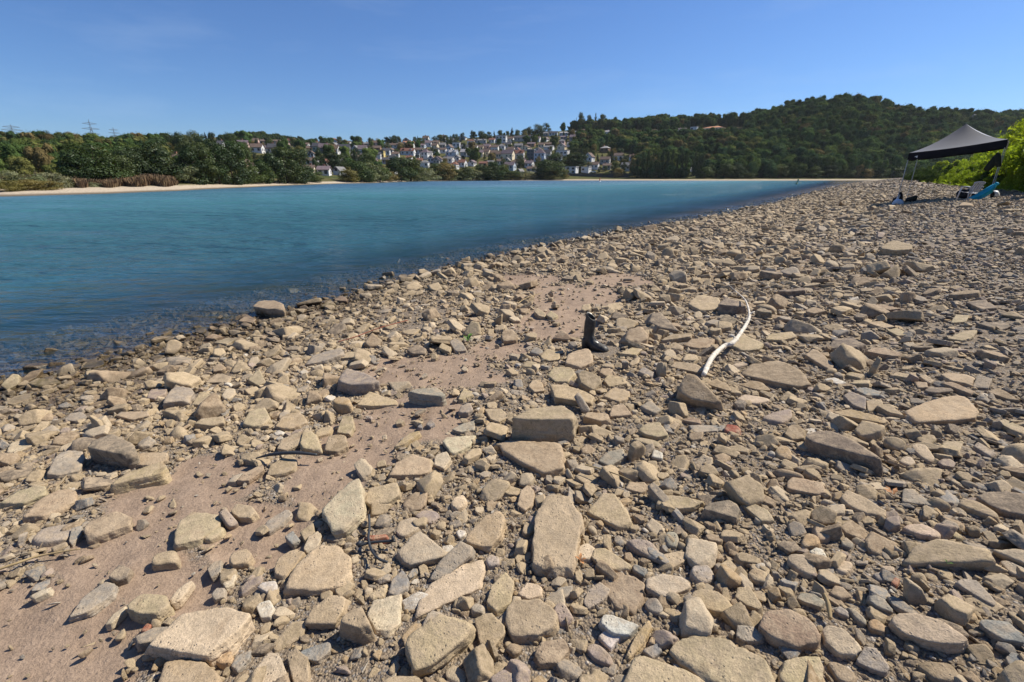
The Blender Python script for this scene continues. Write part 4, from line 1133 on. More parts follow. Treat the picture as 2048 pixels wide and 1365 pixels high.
def build_tent():
    FL = pix_ground(1792, 408)[:2]; rad = FL / np.linalg.norm(FL); perp = np.array([rad[1], -rad[0]])
    a = R(7); dr = perp * math.cos(a) - rad * math.sin(a); bk = rad * math.cos(a) + perp * math.sin(a)
    S = 3.15
    cs = [FL, FL + S * dr, FL + S * dr + S * bk, FL + S * bk]
    C0 = sum(cs) / 4; g0 = float(zground(*C0))
    gz = [float(zbase(*c)) for c in cs]
    t = thing('canopy_tent', 'black pop-up canopy tent on grey legs beside the bank shrubs', 'tent', (C0[0], C0[1], g0))
    loc = lambda x, y, z: (x - C0[0], y - C0[1], z - g0)
    EB, ET = 2.02, 2.33
    for c, g in zip(cs, gz):
        m = MB(); top = loc(c[0], c[1], g + ET - .03); bot = loc(c[0], c[1], float(zground(*c)) - .03)
        mid = tuple(.45 * np.array(top) + .55 * np.array(bot))
        m.tube([bot, mid], .014, 8); m.tube([mid, top], .018, 8); m.box((bot[0], bot[1], bot[2] + .035), (.06, .06, .005))
        m.build('leg', M_STEEL, t)
    pk = np.array([C0[0], C0[1], sum(gz) / 4 + ET + 1.0])
    top = [np.array([c[0], c[1], g + ET]) for c, g in zip(cs, gz)]
    out = [(np.array([*(c - C0), 0]) / np.linalg.norm(c - C0)) for c in cs]
    n = 12
    for k in range(4):
        A, B = top[k] + out[k] * .03, top[(k + 1) % 4] + out[(k + 1) % 4] * .03
        V, F = [], []
        for i in range(n + 1):
            u = i / n
            for j in range(n + 1):
                v = j / n; e = A * (1 - v) + B * v
                p = e * (1 - u) + pk * u
                p = p - np.array([0, 0, 1]) * (.62 * u * (1 - u) ** 1.0 * (1 - .28 * math.sin(math.pi * v)))     # hollow sweep of the stretched roof
                p = p - np.array([0, 0, 1]) * .05 * math.sin(math.pi * v) * (1 - u) ** 3
                V.append(p - np.array([C0[0], C0[1], g0]))
        for i in range(n):
            for j in range(n):
                F.append((i * (n + 1) + j, i * (n + 1) + j + 1, (i + 1) * (n + 1) + j + 1, (i + 1) * (n + 1) + j))
        me = mesh_np('roof_panel', V, F, M_BLACKCLOTH, True); add('roof_panel', me, t)
        # hanging border
        V, F = [], []; m2 = 16
        for j in range(m2 + 1):
            v = j / m2; e = A * (1 - v) + B * v - np.array([0, 0, .05 * math.sin(math.pi * v)]) + (A - pk + B - pk) * .003
            w = .012 * math.sin(v * 21 + k)
            nrm = np.cross(B - A, [0, 0, 1.0]); nrm /= np.linalg.norm(nrm)
            for hh in (0, .15, .31 + .01 * math.sin(v * 9)):
                V.append(e + nrm * w * hh * 3 - np.array([0, 0, hh]) - np.array([C0[0], C0[1], g0]))
        for j in range(m2):
            for i in range(2): F.append((j * 3 + i, j * 3 + 3 + i, j * 3 + 4 + i, j * 3 + 1 + i))
        val = add('valance', mesh_np('valance', V, F, M_VALANCE, True), t)
        if k == 0:      # small white emblem near the riverward end of the border
            m = MB(); q0 = A * .905 + B * .095; nrm = np.cross(B - A, [0, 0, 1.0]); nrm /= np.linalg.norm(nrm)
            if nrm @ np.array([q0[0], q0[1], 0]) > 0: nrm = -nrm
            ed = (B - A) / np.linalg.norm(B - A)
            def pt(a, b): return tuple(q0 + ed * a + nrm * .035 + np.array([0, 0, b]) - np.array([C0[0], C0[1], g0]))
            m.poly([pt(-.06, -.20), pt(.04, -.18), pt(.055, -.205), pt(-.04, -.235)]); m.poly([pt(0, -.215), pt(.035, -.205), pt(.05, -.27), pt(.01, -.27)])
            m.build('printed_emblem', M_WHITEPRINT, val)
        inn = np.array([*C0, 0]) * .05; A2, B2 = A * .95 + inn, B * .95 + inn; A2[2], B2[2] = A[2], B[2]
        m = MB(); m.tube([tuple(A2 - np.array([C0[0], C0[1], g0 + .10])), tuple((A2 + B2) / 2 - np.array([C0[0], C0[1], g0 + .24])), tuple(B2 - np.array([C0[0], C0[1], g0 + .10]))], .012, 6)
        m.build('truss_bar', M_STEEL, t)
    m = MB(); m.tube([tuple(pk - np.array([C0[0], C0[1], g0 + 1.1])), tuple(pk - np.array([C0[0], C0[1], g0 + .01]))], .02, 8); m.build('centre_pole', M_STEEL, t)
    return cs, gz
TENT_C, TENT_G = build_tent()

def wplane(c):
    """photo point -> point on the upright plane through ground point c that faces the viewer"""
    c = np.asarray(c, float); n = np.array([c[0], c[1], 0]); n /= np.linalg.norm(n)
    def f(x, y):
        d = ray(x, y); t = (n @ c) / (n @ d); return d * t + np.array([0, 0, CAM_H])
    return f, n
def pillow(pts, n, thick, origin, seed=0, rings=5, wob=.15):
    """rounded body over an outline (world points in an upright plane with normal n)"""
    P = np.array(pts) - origin; c = P.mean(0); m = len(P); q = np.random.RandomState(seed)
    # resample the outline
    dense = []
    for i in range(m):
        a, b = P[i], P[(i + 1) % m]
        for k in range(4): dense.append(a + (b - a) * k / 4)
    D = np.array(dense); D = (np.roll(D, 1, 0) + 2 * D + np.roll(D, -1, 0)) / 4
    M_ = len(D); V = []; F = []
    fs = [math.cos(math.pi / 2 * i / rings) for i in range(-rings + 1, rings)]
    sg = [math.sin(math.pi / 2 * i / rings) for i in range(-rings + 1, rings)]
    for f, s in zip(fs, sg):
        w = 1 + wob * (q.rand(M_) - .5)
        for i in range(M_):
            V.append(c + (D[i] - c) * (f ** .6) + n * s * thick * w[i])
    R_ = len(fs)
    for r in range(R_ - 1):
        for i in range(M_): F.append((r * M_ + i, r * M_ + (i + 1) % M_, (r + 1) * M_ + (i + 1) % M_, (r + 1) * M_ + i))
    V.append(c - n * thick); V.append(c + n * thick); a, b = len(V) - 2, len(V) - 1
    for i in range(M_): F.append((a, (i + 1) % M_, i)); F.append((b, (R_ - 1) * M_ + i, (R_ - 1) * M_ + (i + 1) % M_))
    return np.array(V), F
def soft_thing(name, label, cat, mat, base, outline, thick, seed=0, extra=()):
    c = pix_ground(*base); f, n = wplane(c)
    V, F = pillow([f(*p) for p in outline], n, thick, c, seed)
    o = add(name, mesh_np(name, V, F, mat, True), None, tuple(c)); tag(o, label, cat)
    for (nm, mt, ol, th, off) in extra:
        V, F = pillow([f(*p) - n * off for p in ol], n, th, c, seed + 1)
        add(nm, mesh_np(nm, V, F, mt, True), o)
    return o
soft_thing('carrier_bag', 'pale blue plastic bag slumped at the riverward tent leg', 'bag', M_BAGBLUE, (1795, 411), [(1782, 411), (1786, 403), (1793, 398), (1802, 399), (1808, 404), (1807, 411), (1795, 413)], .16, 1,
           [('handle', M_BAGBLUE, [(1792, 400), (1794, 394), (1797, 393), (1798, 399)], .03, 0.0)])
soft_thing('duffel_bag', 'dark duffel bag standing behind the pale blue plastic bag', 'bag', M_DARKBAG, (1796, 407), [(1783, 405), (1786, 397), (1795, 393), (1799, 385), (1803, 383), (1806, 389), (1806, 400), (1800, 407)], .18, 2,
           [('strap', M_STEEL, [(1797, 396), (1799, 389), (1801, 389), (1800, 396)], .05, 0.16)])
soft_thing('backpack', 'dark backpack lying flat on the stones under the tent', 'backpack', M_DARKBAG, (1821, 405), [(1808, 404), (1812, 397), (1820, 394), (1833, 390), (1836, 394), (1832, 403), (1820, 406)], .18, 3,
           [('flap', M_OLIVE, [(1818, 396), (1833, 391), (1834, 396), (1824, 400)], .06, 0.16)])
soft_thing('shopping_bag', 'white and dark bundle tucked behind the turquoise towel', 'bag', M_BAGWHITE, (1989, 396), [(1979, 395), (1981, 387), (1988, 381), (1997, 382), (2000, 389), (1998, 396)], .2, 4,
           [('dark_panel', M_DARKBAG, [(1979, 394), (1982, 385), (1989, 382), (1990, 390), (1985, 395)], .08, 0.19)])
soft_thing('cool_bag', 'black cool bag standing behind the white plastic chair', 'bag', M_DARKBAG, (1930, 398), [(1912, 397), (1913, 384), (1922, 380), (1946, 381), (1952, 388), (1948, 398)], .2, 5, [('lid', M_DARKBAG, [(1913, 385), (1922, 379), (1946, 380), (1951, 385)], .19, 0.02)])

def build_jacket():
    c = np.array([*(TENT_C[1] * .93 + TENT_C[0] * .07), 0.0]); f, n = wplane(c)
    ol = [(1994, 305), (2002, 307), (2003, 320), (2003, 333), (1993, 335), (1990, 331), (1984, 338), (1977, 344), (1968, 341), (1967, 338), (1974, 328), (1983, 317), (1989, 308)]
    org = np.array([c[0], c[1], float(zbase(c[0], c[1]))])
    o = thing('hanging_jacket', 'olive jacket hanging from the tent corner with one sleeve swinging out', 'jacket', tuple(org))
    V, F = pillow([f(*p) for p in [(1993, 305), (2002, 307), (2003.5, 320), (2003, 334), (1993, 335), (1988, 328), (1988, 314)]], n, .10, org, 8); add('body', mesh_np('body', V, F, M_OLIVE, True), o)
    V, F = pillow([f(*p) for p in [(1990, 309), (1994, 318), (1991, 331), (1984, 338), (1977, 344), (1968, 341), (1967, 338), (1974, 328), (1983, 317)]], n, .09, org, 9); add('sleeve', mesh_np('sleeve', V, F, M_OLIVE, True), o)
    m = MB(); m.tube([tuple(f(1996, 306) - org), tuple(f(1997, 302) - org)], .01, 6); m.build('hook', M_STEEL, o)
build_jacket()

def build_towel():
    c = pix_ground(1965, 400); f, n = wplane(c)
    o = thing('beach_towel', 'turquoise towel slung slantwise from the landward tent leg to the ground', 'towel', tuple(c))
    A = [f(1994, 366), f(1972, 377), f(1950, 390), f(1936, 397)]; B = [f(1991, 374), f(1984, 386), f(1972, 394), f(1958, 400)]
    V, F = [], []; nu, nv = 16, 8
    def lerp(P, u):
        x = u * 3; i = min(int(x), 2); return P[i] * (1 - (x - i)) + P[i + 1] * (x - i)
    for i in range(nu + 1):
        u = i / nu
        for j in range(nv + 1):
            v = j / nv
            p = lerp(A, u) * (1 - v) + lerp(B, u) * v
            p = p - n * (.10 * math.sin(math.pi * v) + .03 * math.sin(v * 11 + u * 4)) + n * .25 * (1 - u)
            V.append(p - c)
    for i in range(nu):
        for j in range(nv): F.append((i * (nv + 1) + j, i * (nv + 1) + j + 1, (i + 1) * (nv + 1) + j + 1, (i + 1) * (nv + 1) + j))
    ob = add('cloth', mesh_np('cloth', V, F, M_TURQ, True), o); md = ob.modifiers.new('thickness', 'SOLIDIFY'); md.thickness = .02
    V, F = pillow([f(*p) for p in [(1988, 369), (1992, 364), (1998, 366), (1999, 369), (1994, 372)]], n, .07, c, 12); add('knot', mesh_np('knot', V, F, M_TURQ, True), o)
build_towel()

def build_chair():
    c = pix_ground(1935, 402); 
    a = math.atan2(c[0], c[1])
    t = thing('plastic_chair', 'white plastic armchair on the beach beneath the tent', 'chair', (c[0], c[1], c[2] - .02), -a - R(52)); t.scale = (.84, .84, .9)
    def grid(f, nu, nv, name, th=.012):
        V, F = [], []
        for i in range(nu + 1):
            for j in range(nv + 1): V.append(f(i / nu, j / nv))
        for i in range(nu):
            for j in range(nv): F.append((i * (nv + 1) + j, i * (nv + 1) + j + 1, (i + 1) * (nv + 1) + j + 1, (i + 1) * (nv + 1) + j))
        o = add(name, mesh_np(name, V, F, M_PLASTIC, True), t); md = o.modifiers.new('thickness', 'SOLIDIFY'); md.thickness = th
    # local: chair faces -x
    grid(lambda u, v: (-.24 + .46 * u, -.24 + .48 * v, .41 - .035 * math.sin(math.pi * v) - .03 * u + .01 * (u < .1)), 8, 8, 'seat')
    for k in range(5):          # slatted back
        y0 = -.2 + k * .1
        grid(lambda u, v: (.20 + .17 * u + .03 * math.sin(math.pi * (y0 + .07 * v + .25) / .5) * 1, y0 - .035 + .07 * v, .38 + .44 * u), 6, 2, 'back_slat')
    grid(lambda u, v: (.365 + .03 * math.sin(math.pi * u), -.25 + .5 * u, .76 + .08 * v + .04 * math.sin(math.pi * u)), 10, 3, 'top_rail')
    for s in (-1, 1):
        grid(lambda u, v: (-.24 + .52 * u, s * (.26 + .05 * v), .635 + .03 * math.sin(math.pi * u) - .01 * v), 8, 2, 'armrest', .02)
        m = MB(); m.tube([(-.31, s * .29, 0), (-.27, s * .28, .35), (-.23, s * .275, .63)], [.028, .03, .028], 6); m.build('leg', M_PLASTIC, t, True)
        m = MB(); m.tube([(.34, s * .27, 0), (.27, s * .26, .35), (.28, s * .265, .65)], [.028, .03, .028], 6); m.build('leg', M_PLASTIC, t, True)
build_chair()

# ---------------------------------------------------------------- shrubs on the upper bank
def build_shrubs():
    protos = []
    q = random.Random(5)
    for v in range(6):
        kind = v % 3
        r_ = np.random.RandomState(70 + v)
        bl = []
        for i in range(34 if kind != 1 else 26):
            a = r_.uniform(0, 6.28); rr = r_.rand() ** .5 * .42; z = r_.uniform(.05, .95) * (1 - .55 * (rr / .42) ** 2)
            s = r_.uniform(.05, .10); bl.append(((math.cos(a) * rr, math.sin(a) * rr, z), (s, s, s * (2.2 if kind != 2 else 1.1))))
        V, F, val = leaf_cloud(bl, 9500, .030 if kind != 1 else .034, 900 + v, -.9 if kind != 2 else 0.0, .35, .26 if kind != 2 else .42)
        mat = M_SHRUBD if kind == 1 else M_SHRUB
        m = MB(); 
        for k in range(9):
            a = r_.uniform(0, 6.28); l = r_.uniform(.1, .32)
            m.tube([(math.cos(a) * .05, math.sin(a) * .05, -.05), (math.cos(a) * l * .6, math.sin(a) * l * .6, .4), (math.cos(a) * l, math.sin(a) * l, .8)], [.008, .006, .003], 5)
        protos.append((leaf_mesh('foliage', V, F, val, mat), m.mesh('stem', M_BARK, True), kind))
    spots = []
    # walk along the bank at several distances from the water
    d = np.cumsum([0] + [np.hypot(*(b - a)) for a, b in zip(SHORE[:-1], SHORE[1:])])
    i0 = d[1]
    for row, (ds, hh, step) in enumerate(((13.5, 1.35, 1.3), (14.6, 2.1, 1.6), (16.0, 3.1, 2.0), (18.0, 4.1, 2.8))):
        u = 11.0
        while u < 150:
            uu = i0 + u + rng.uniform(-.3, .3); k = min(int(np.searchsorted(d, uu)) - 1, len(SHORE) - 2); a, b = SHORE[k], SHORE[k + 1]; tt = (uu - d[k]) / (d[k + 1] - d[k])
            p = a + (b - a) * tt; dr = (b - a) / np.linalg.norm(b - a); s_ = ds + rng.uniform(-.35, .35)
            x, y = p[0] + dr[1] * s_, p[1] - dr[0] * s_
            far = max(0, (u - 24) / 30)
            hf = hh * rng.uniform(.8, 1.2) * (1 - .30 * min(1, far))
            px, py = project(np.array([x, y, 1.5]))
            hf *= float(np.interp(px, [1900, 1980, 2048, 2150], [1, 1.1, 1.55, 1.8])) if row else 1.15
            if 1700 < px < 2350: spots.append((u, row, x, y, hf))
            u += step * (1 + far * .8) * rng.uniform(.85, 1.15)
    spots.sort(key=lambda s: (s[1], s[0]))
    # willow clump behind the tent, its shade put into a darker leaf colour
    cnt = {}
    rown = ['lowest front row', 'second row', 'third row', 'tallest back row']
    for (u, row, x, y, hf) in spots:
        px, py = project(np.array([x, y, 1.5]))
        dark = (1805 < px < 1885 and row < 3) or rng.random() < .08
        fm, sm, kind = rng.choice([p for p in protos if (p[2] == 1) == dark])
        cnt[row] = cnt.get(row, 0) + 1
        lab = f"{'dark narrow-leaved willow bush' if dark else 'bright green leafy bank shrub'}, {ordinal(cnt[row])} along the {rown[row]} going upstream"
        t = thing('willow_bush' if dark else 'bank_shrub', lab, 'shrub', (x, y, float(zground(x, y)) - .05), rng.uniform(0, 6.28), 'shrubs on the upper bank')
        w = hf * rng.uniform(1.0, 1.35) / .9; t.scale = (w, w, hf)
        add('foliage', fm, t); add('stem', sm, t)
def ordinal(n):
    one = ['', 'first', 'second', 'third', 'fourth', 'fifth', 'sixth', 'seventh', 'eighth', 'ninth', 'tenth', 'eleventh', 'twelfth', 'thirteenth', 'fourteenth', 'fifteenth', 'sixteenth', 'seventeenth', 'eighteenth', 'nineteenth']
    tens = ['', '', 'twenty', 'thirty', 'forty', 'fifty', 'sixty', 'seventy', 'eighty', 'ninety']
    if n >= 100: return 'hundredth' if n == 100 else 'hundred-and-' + ordinal(n - 100)
    if n < 20: return one[n]
    if n % 10 == 0: return tens[n // 10][:-1] + 'ieth'
    return tens[n // 10] + '-' + one[n % 10]
build_shrubs()

def build_weeds():
    q = np.random.RandomState(4); V, F, val = [], [], []
    d = np.cumsum([0] + [np.hypot(*(b - a)) for a, b in zip(SHORE[:-1], SHORE[1:])])
    n = 9000
    u = d[1] + 9 + 75 * q.rand(n) ** 1.4; s_ = 12.9 + np.abs(q.normal(0, .9, n))
    for i in range(n):
        k = min(int(np.searchsorted(d, u[i])) - 1, len(SHORE) - 2); a, b = SHORE[k], SHORE[k + 1]; t = (u[i] - d[k]) / (d[k + 1] - d[k]); dr = (b - a) / np.linalg.norm(b - a)
        p = a + (b - a) * t; x, y = p[0] + dr[1] * s_[i], p[1] - dr[0] * s_[i]
        h = q.uniform(.12, .5) * (1 if s_[i] > 13.1 else .5); an = q.uniform(0, 6.28); w = .012 + .01 * q.rand()
        lx, ly = q.normal(0, .12, 2); j = len(V); c, s = math.cos(an) * w, math.sin(an) * w
        V += [(x - c, y - s, 0), (x + c, y + s, 0), (x + lx + c * .6, y + ly + s * .6, h * .6), (x + lx * 2, y + ly * 2, h), (x + lx - c * .6, y + ly - s * .6, h * .6)]
        F.append((j, j + 1, j + 2, j + 3, j + 4)); val.append(q.rand())
    V = np.array(V); base = np.repeat(zground(V[::5, 0], V[::5, 1]), 5); V[:, 2] += base - .01
    me = mesh_np('bank_weeds', V, np.array(F), M_SHRUB); at = me.attributes.new('leafv', 'FLOAT', 'FACE'); at.data.foreach_set('value', np.array(val, np.float32))
    tag(add('bank_weeds', me), 'low green weeds at the foot of the bank shrubs', 'weeds', None, 'stuff')
build_weeds()

# ---------------------------------------------------------------- boot, driftwood and litter on the stones
def rubber():
    t = NT('dusty_black_rubber'); tcn = t.n('TexCoord'); n = t.noise(tcn.outputs['Object'], 14, 5, .65); n2 = t.noise(tcn.outputs['Object'], 60, 3, .6)
    f = t.math('MULTIPLY', t.rng(n, .48, .68), .38)
    col = t.mix(f, (.014, .014, .015, 1), (.20, .165, .125, 1))
    return t.done(t.bsdf(col, t.rng(n, .4, .65, .34, .8), t.bump(t.math('ADD', n, t.math('MULTIPLY', n2, .3)), .5, .006), .5))
M_RUBBER = rubber()
M_DRIFT = simple('bleached_driftwood', (.60, .54, .45), 0.85, 0.15, 0.30, 30, 0.6)
M_HOSE = simple('black_hose', (.03, .033, .038), 0.5, 0.4, 0.2, 10)
M_WIREC = simple('rusty_red_wire', (.22, .075, .045), 0.8, 0.2, 0.3, 12)
M_STRAW = simple('dry_straw', (.34, .25, .13), 0.8, 0.2, 0.25, 12)
M_SPROUT = simple('sprout_green', (.10, .19, .03), 0.6, 0.3, 0.2, 10)
M_DEAD = simple('dead_leaf', (.42, .19, .07), 0.7, 0.3, 0.3, 20)
def build_boot():
    c = pix_ground(1178, 700); gz = c[2]
    t = thing('rubber_boot', 'black rubber boot standing upright among the stones', 'boot', (c[0], c[1], gz), 0)
    toe = np.array([.80, -.60, 0]); toe /= np.linalg.norm(toe); side = np.array([-toe[1], toe[0], 0]); up = np.array([0, 0, 1.0])
    def loft(rings, name, mat, n=20, closed_end=True):
        V, F = [], []
        for (ct, ax, ay, a, b) in rings:
            for k in range(n):
                an = 2 * math.pi * k / n; dn = 1 + .05 * float(vnoise(np.array([math.cos(an) * 1.3, math.sin(an) * 1.3, ct[2] * 22]), 5)); V.append(np.array(ct) + np.array(ax) * a * dn * math.cos(an) + np.array(ay) * b * dn * math.sin(an))
        for r in range(len(rings) - 1):
            for k in range(n): F.append((r * n + k, r * n + (k + 1) % n, (r + 1) * n + (k + 1) % n, (r + 1) * n + k))
        if closed_end: F.append(tuple((len(rings) - 1) * n + k for k in range(n)))
        o = add(name, mesh_np(name, V, F, mat, True), t); return o
    lean = np.array([.05, 0, 0])
    def ring(h, off, a, b, tiltf=0.0):
        ax = toe + up * tiltf; ax = ax / np.linalg.norm(ax)
        return (toe * off + lean * (h - .1) + up * h, ax, side, a, b)
    # inner wall first, over the rim, down the shaft, around the heel and out to the toe
    rings = [ring(.20, -.02, .030, .030), ring(.35, -.015, .050, .038, -.75), ring(.362, -.015, .055, .043, -.75), ring(.355, -.015, .057, .045, -.75), ring(.32, -.014, .058, .047, -.4), ring(.27, -.016, .057, .048, -.15), ring(.22, -.018, .055, .048), ring(.16, -.014, .056, .050, .1), ring(.12, -.004, .064, .050, .5),
             (toe * .02 + up * .085, (toe * .55 + up * .83), side, .070, .050), (toe * .07 + up * .062, (toe * .2 - up * .98) * -1, side, .062, .050), (toe * .12 + up * .05, up, side, .048, .050), (toe * .165 + up * .044, up, side, .040, .048), (toe * .195 + up * .038, up, side, .030, .038), (toe * .21 + up * .034, up, side, .014, .02)]
    loft(rings, 'shaft', M_RUBBER)
    V, F = [], []; n = 24
    for z in (.0, .022):
        for k in range(n):
            an = 2 * math.pi * k / n; x = math.cos(an); V.append(toe * (.075 + .145 * x) + side * (.05 + .008 * x) * math.sin(an) * (1 - .12 * math.cos(2 * an)) + up * z)
    F = [tuple(range(n))[::-1], tuple(range(n, 2 * n))] + [(k, (k + 1) % n, n + (k + 1) % n, n + k) for k in range(n)]
    add('sole', mesh_np('sole', V, F, M_RUBBER), t)
    hl = [(toe * -.045 + up * z, toe, side, a, .047) for z, a in ((.02, .034), (.06, .036), (.10, .034), (.13, .02))]
    loft(hl, 'heel', M_RUBBER)
build_boot()

def curve_pts(pix, lift, sub=6):
    P = [pix_ground(x, y) + np.array([0, 0, l]) for (x, y), l in zip(pix, lift)]
    out = []
    for i in range(len(P) - 1):
        p0, p1, p2, p3 = P[max(i - 1, 0)], P[i], P[i + 1], P[min(i + 2, len(P) - 1)]
        for k in range(sub):
            t = k / sub; out.append(.5 * ((2 * p1) + (p2 - p0) * t + (2 * p0 - 5 * p1 + 4 * p2 - p3) * t * t + (3 * p1 - p0 - 3 * p2 + p3) * t ** 3))
    out.append(P[-1]); return np.array(out)
def stick(name, label, cat, mat, pix, lift, rad, n=8, knots=0, side=()):
    lp = [(x, y) for x, y in pix]
    # points measured on the thing's own height: shift so that the lifted point lands on its pixel
    P = []
    for (x, y), l in zip(pix, lift):
        g = pix_ground(x, y, lambda a, b, l=l: zbase(a, b) + l); P.append(g)
    P = np.array(P); out = []; sub = 7
    for i in range(len(P) - 1):
        p0, p1, p2, p3 = P[max(i - 1, 0)], P[i], P[i + 1], P[min(i + 2, len(P) - 1)]
        for k in range(sub):
            t = k / sub; out.append(.5 * ((2 * p1) + (p2 - p0) * t + (2 * p0 - 5 * p1 + 4 * p2 - p3) * t * t + (3 * p1 - p0 - 3 * p2 + p3) * t ** 3))
    out.append(P[-1]); Q = np.array(out); m = len(Q)
    r = np.interp(np.linspace(0, 1, m), np.linspace(0, 1, len(rad)), rad)
    if knots:
        r = r * (1 + .10 * vnoise(np.stack([np.arange(m) * .7, 0 * np.arange(m), 0 * np.arange(m)], -1), 3))
        for kk in (int(m * .36), int(m * .62)): r[kk] *= 1.35
    c = Q.mean(0); o = thing(name, label, cat, (float(c[0]), float(c[1]), float(zground(c[0], c[1])))) if side else None
    org = np.array([c[0], c[1], float(zground(c[0], c[1]))])
    mb = MB(); mb.tube([tuple(p - org) for p in Q], list(r), n)
    if o is None:
        ob = mb.build(name, mat, None, True, tuple(org)); tag(ob, label, cat); return ob
    mb.build('stem', mat, o, True)
    for (f, dx, dy, dz, rr) in side:
        b = Q[int(f * (m - 1))] - org; m2 = MB(); m2.tube([tuple(b), tuple(b + np.array([dx, dy, dz]) * .5 + np.array([0, 0, .01])), tuple(b + np.array([dx, dy, dz]))], [rr, rr * .8, rr * .4], 6); m2.build('broken_twig', mat, o, True)
    return o
stick('driftwood_branch', 'long bleached white driftwood branch curving over the stones', 'driftwood', M_DRIFT,
      [(1407, 751), (1424, 716), (1447, 693), (1464, 687), (1478, 671), (1492, 650), (1499, 633), (1496, 614), (1490, 600), (1478, 588), (1456, 569)], [.12, .13, .12, .13, .13, .14, .17, .17, .16, .15, .15],
      [.018, .021, .019, .020, .017, .016, .013, .010, .008, .005, .002], 12, 1, ((.36, -.05, .03, .03, .012), (.62, .06, .02, .03, .01), (.9, -.06, .05, .02, .004)))
stick('black_hose', 'short black rubber hose curled on the sand by the large pale block', 'hose', M_HOSE, [(738, 1030), (739, 1055), (737, 1078), (743, 1100), (756, 1117), (775, 1125)], [.05, .03, .03, .02, .02, .01], [.006] * 3, 8)
stick('iron_bolt_rod', 'short dark rod lying across the sand below the brick stick', 'rod', M_HOSE, [(715, 1092), (745, 1085), (790, 1082)], [.02, .02, .02], [.009, .006, .006], 8, 0, ((.02, .02, .02, .0, .014), (.98, .0, .02, .012, .009)))
stick('black_rod', 'thin black rod lying over the stones at the sand edge', 'rod', M_HOSE, [(512, 917), (545, 909), (590, 906), (634, 910)], [.05, .07, .08, .06], [.004, .011, .012, .008], 8)
stick('red_wire', 'long rusty red wire stretched across the small stones', 'wire', M_WIREC, [(676, 684), (708, 675), (735, 665), (760, 656), (792, 647), (815, 641)], [.05, .06, .06, .07, .06, .03], [.006] * 3, 6)
stick('straw_stalk', 'long dry straw stalk on the sand near the picture edge', 'stalk', M_STRAW, [(-15, 1143), (30, 1128), (80, 1112), (160, 1098)], [.04, .04, .03, .03], [.006, .006, .003], 6)
stick('straw_stalk', 'short dry reed bit standing between the gravel stones', 'stalk', M_STRAW, [(1648, 1187), (1656, 1208), (1661, 1238)], [.06, .04, .02], [.004, .009, .006], 6)
stick('dry_twig', 'thin dry twig lying in front of the rock with a hole', 'twig', M_STRAW, [(1170, 930), (1200, 938), (1236, 950), (1262, 962)], [.06, .05, .05, .04], [.004, .004, .002], 6)
stick('dry_twig', 'long grey twig among the small stones near the water', 'twig', M_STRAW, [(1035, 608), (1050, 598), (1072, 590), (1085, 586)], [.06, .07, .07, .05], [.007, .006, .003], 6)
def sprout(px, n, size, label, mat=None, name='green_sprout', cat='plant'):
    c = pix_ground(*px); c[2] = float(zground(c[0], c[1])) + .04
    t = thing(name, label, cat, tuple(c)); q = random.Random(int(px[0]))
    for k in range(n):
        a = q.uniform(0, 6.28); l = size * q.uniform(.6, 1); u = q.uniform(.4, 1.1)
        dx, dy = math.cos(a), math.sin(a); w = l * .22
        V = [(0, 0, 0), (dx * l * .5 - dy * w, dy * l * .5 + dx * w, l * u * .6), (dx * l, dy * l, l * u * .75), (dx * l * .5 + dy * w, dy * l * .5 - dx * w, l * u * .6), (dx * l * .5, dy * l * .5, l * u * .52)]
        add('leaf', mesh_np('leaf', V, [(0, 1, 4), (1, 2, 4), (2, 3, 4), (3, 0, 4)], mat or M_SPROUT), t)
sprout((936, 688), 9, .09, 'little green sprout growing between stones behind the sand')
sprout((1885, 1150), 4, .02, 'tiny green seedling in the fine gravel')
sprout((1780, 1008), 4, .06, 'crumpled orange dead leaf caught among the gravel stones', M_DEAD, 'dead_leaf', 'leaf')
sprout((1160, 1126), 4, .035, 'small orange dead leaf scrap beside the longest slab', M_DEAD, 'dead_leaf', 'leaf')
# ---------------------------------------------------------------- the town on the far slope
def depth_of(p): return p[1] * CP - (p[2] - CAM_H) * SP
WALLC = {'w': ((.58, .58, .58), 'white'), 'c': ((.66, .57, .42), 'cream'), 'y': ((.58, .45, .18), 'yellow'), 'g': ((.34, .34, .33), 'grey'), 'k': ((.60, .42, .38), 'pink'), 'n': ((.27, .17, .11), 'brown'), 'd': ((.085, .09, .105), 'slate-dark'), 'b': ((.42, .48, .55), 'pale blue-grey'), 'e': ((.33, .38, .33), 'grey-green')}
ROOFC = {'n': ((.125, .088, .070), 'brown'), 'd': ((.060, .060, .070), 'dark slate'), 'r': ((.18, .085, .062), 'red'), 'l': ((.34, .32, .31), 'light grey'), 'm': ((.15, .115, .125), 'mauve-grey'), 'o': ((.52, .24, .13), 'orange'), 'g': ((.17, .165, .165), 'grey')}
MW = {k: simple('wall_' + v[1].replace(' ', '_'), v[0], .85, .2, .08, .6) for k, v in WALLC.items()}
MR = {k: simple('roof_' + v[1].replace(' ', '_'), v[0], .8, .2, .18, 1.2) for k, v in ROOFC.items()}
M_PANE = simple('window_pane', (.03, .036, .045), .15, .6, .3, .8)
M_CHIM = simple('chimney_brick', (.25, .13, .09), .9, .2, .2, 3)
TZ = {'1': (300, 260, 10.24), '2': (500, 260, 10.24), '3': (680, 260, 10.24), '4': (860, 250, 10.24), '5': (1020, 250, 10.24), '6': (1180, 240, 6.827)}
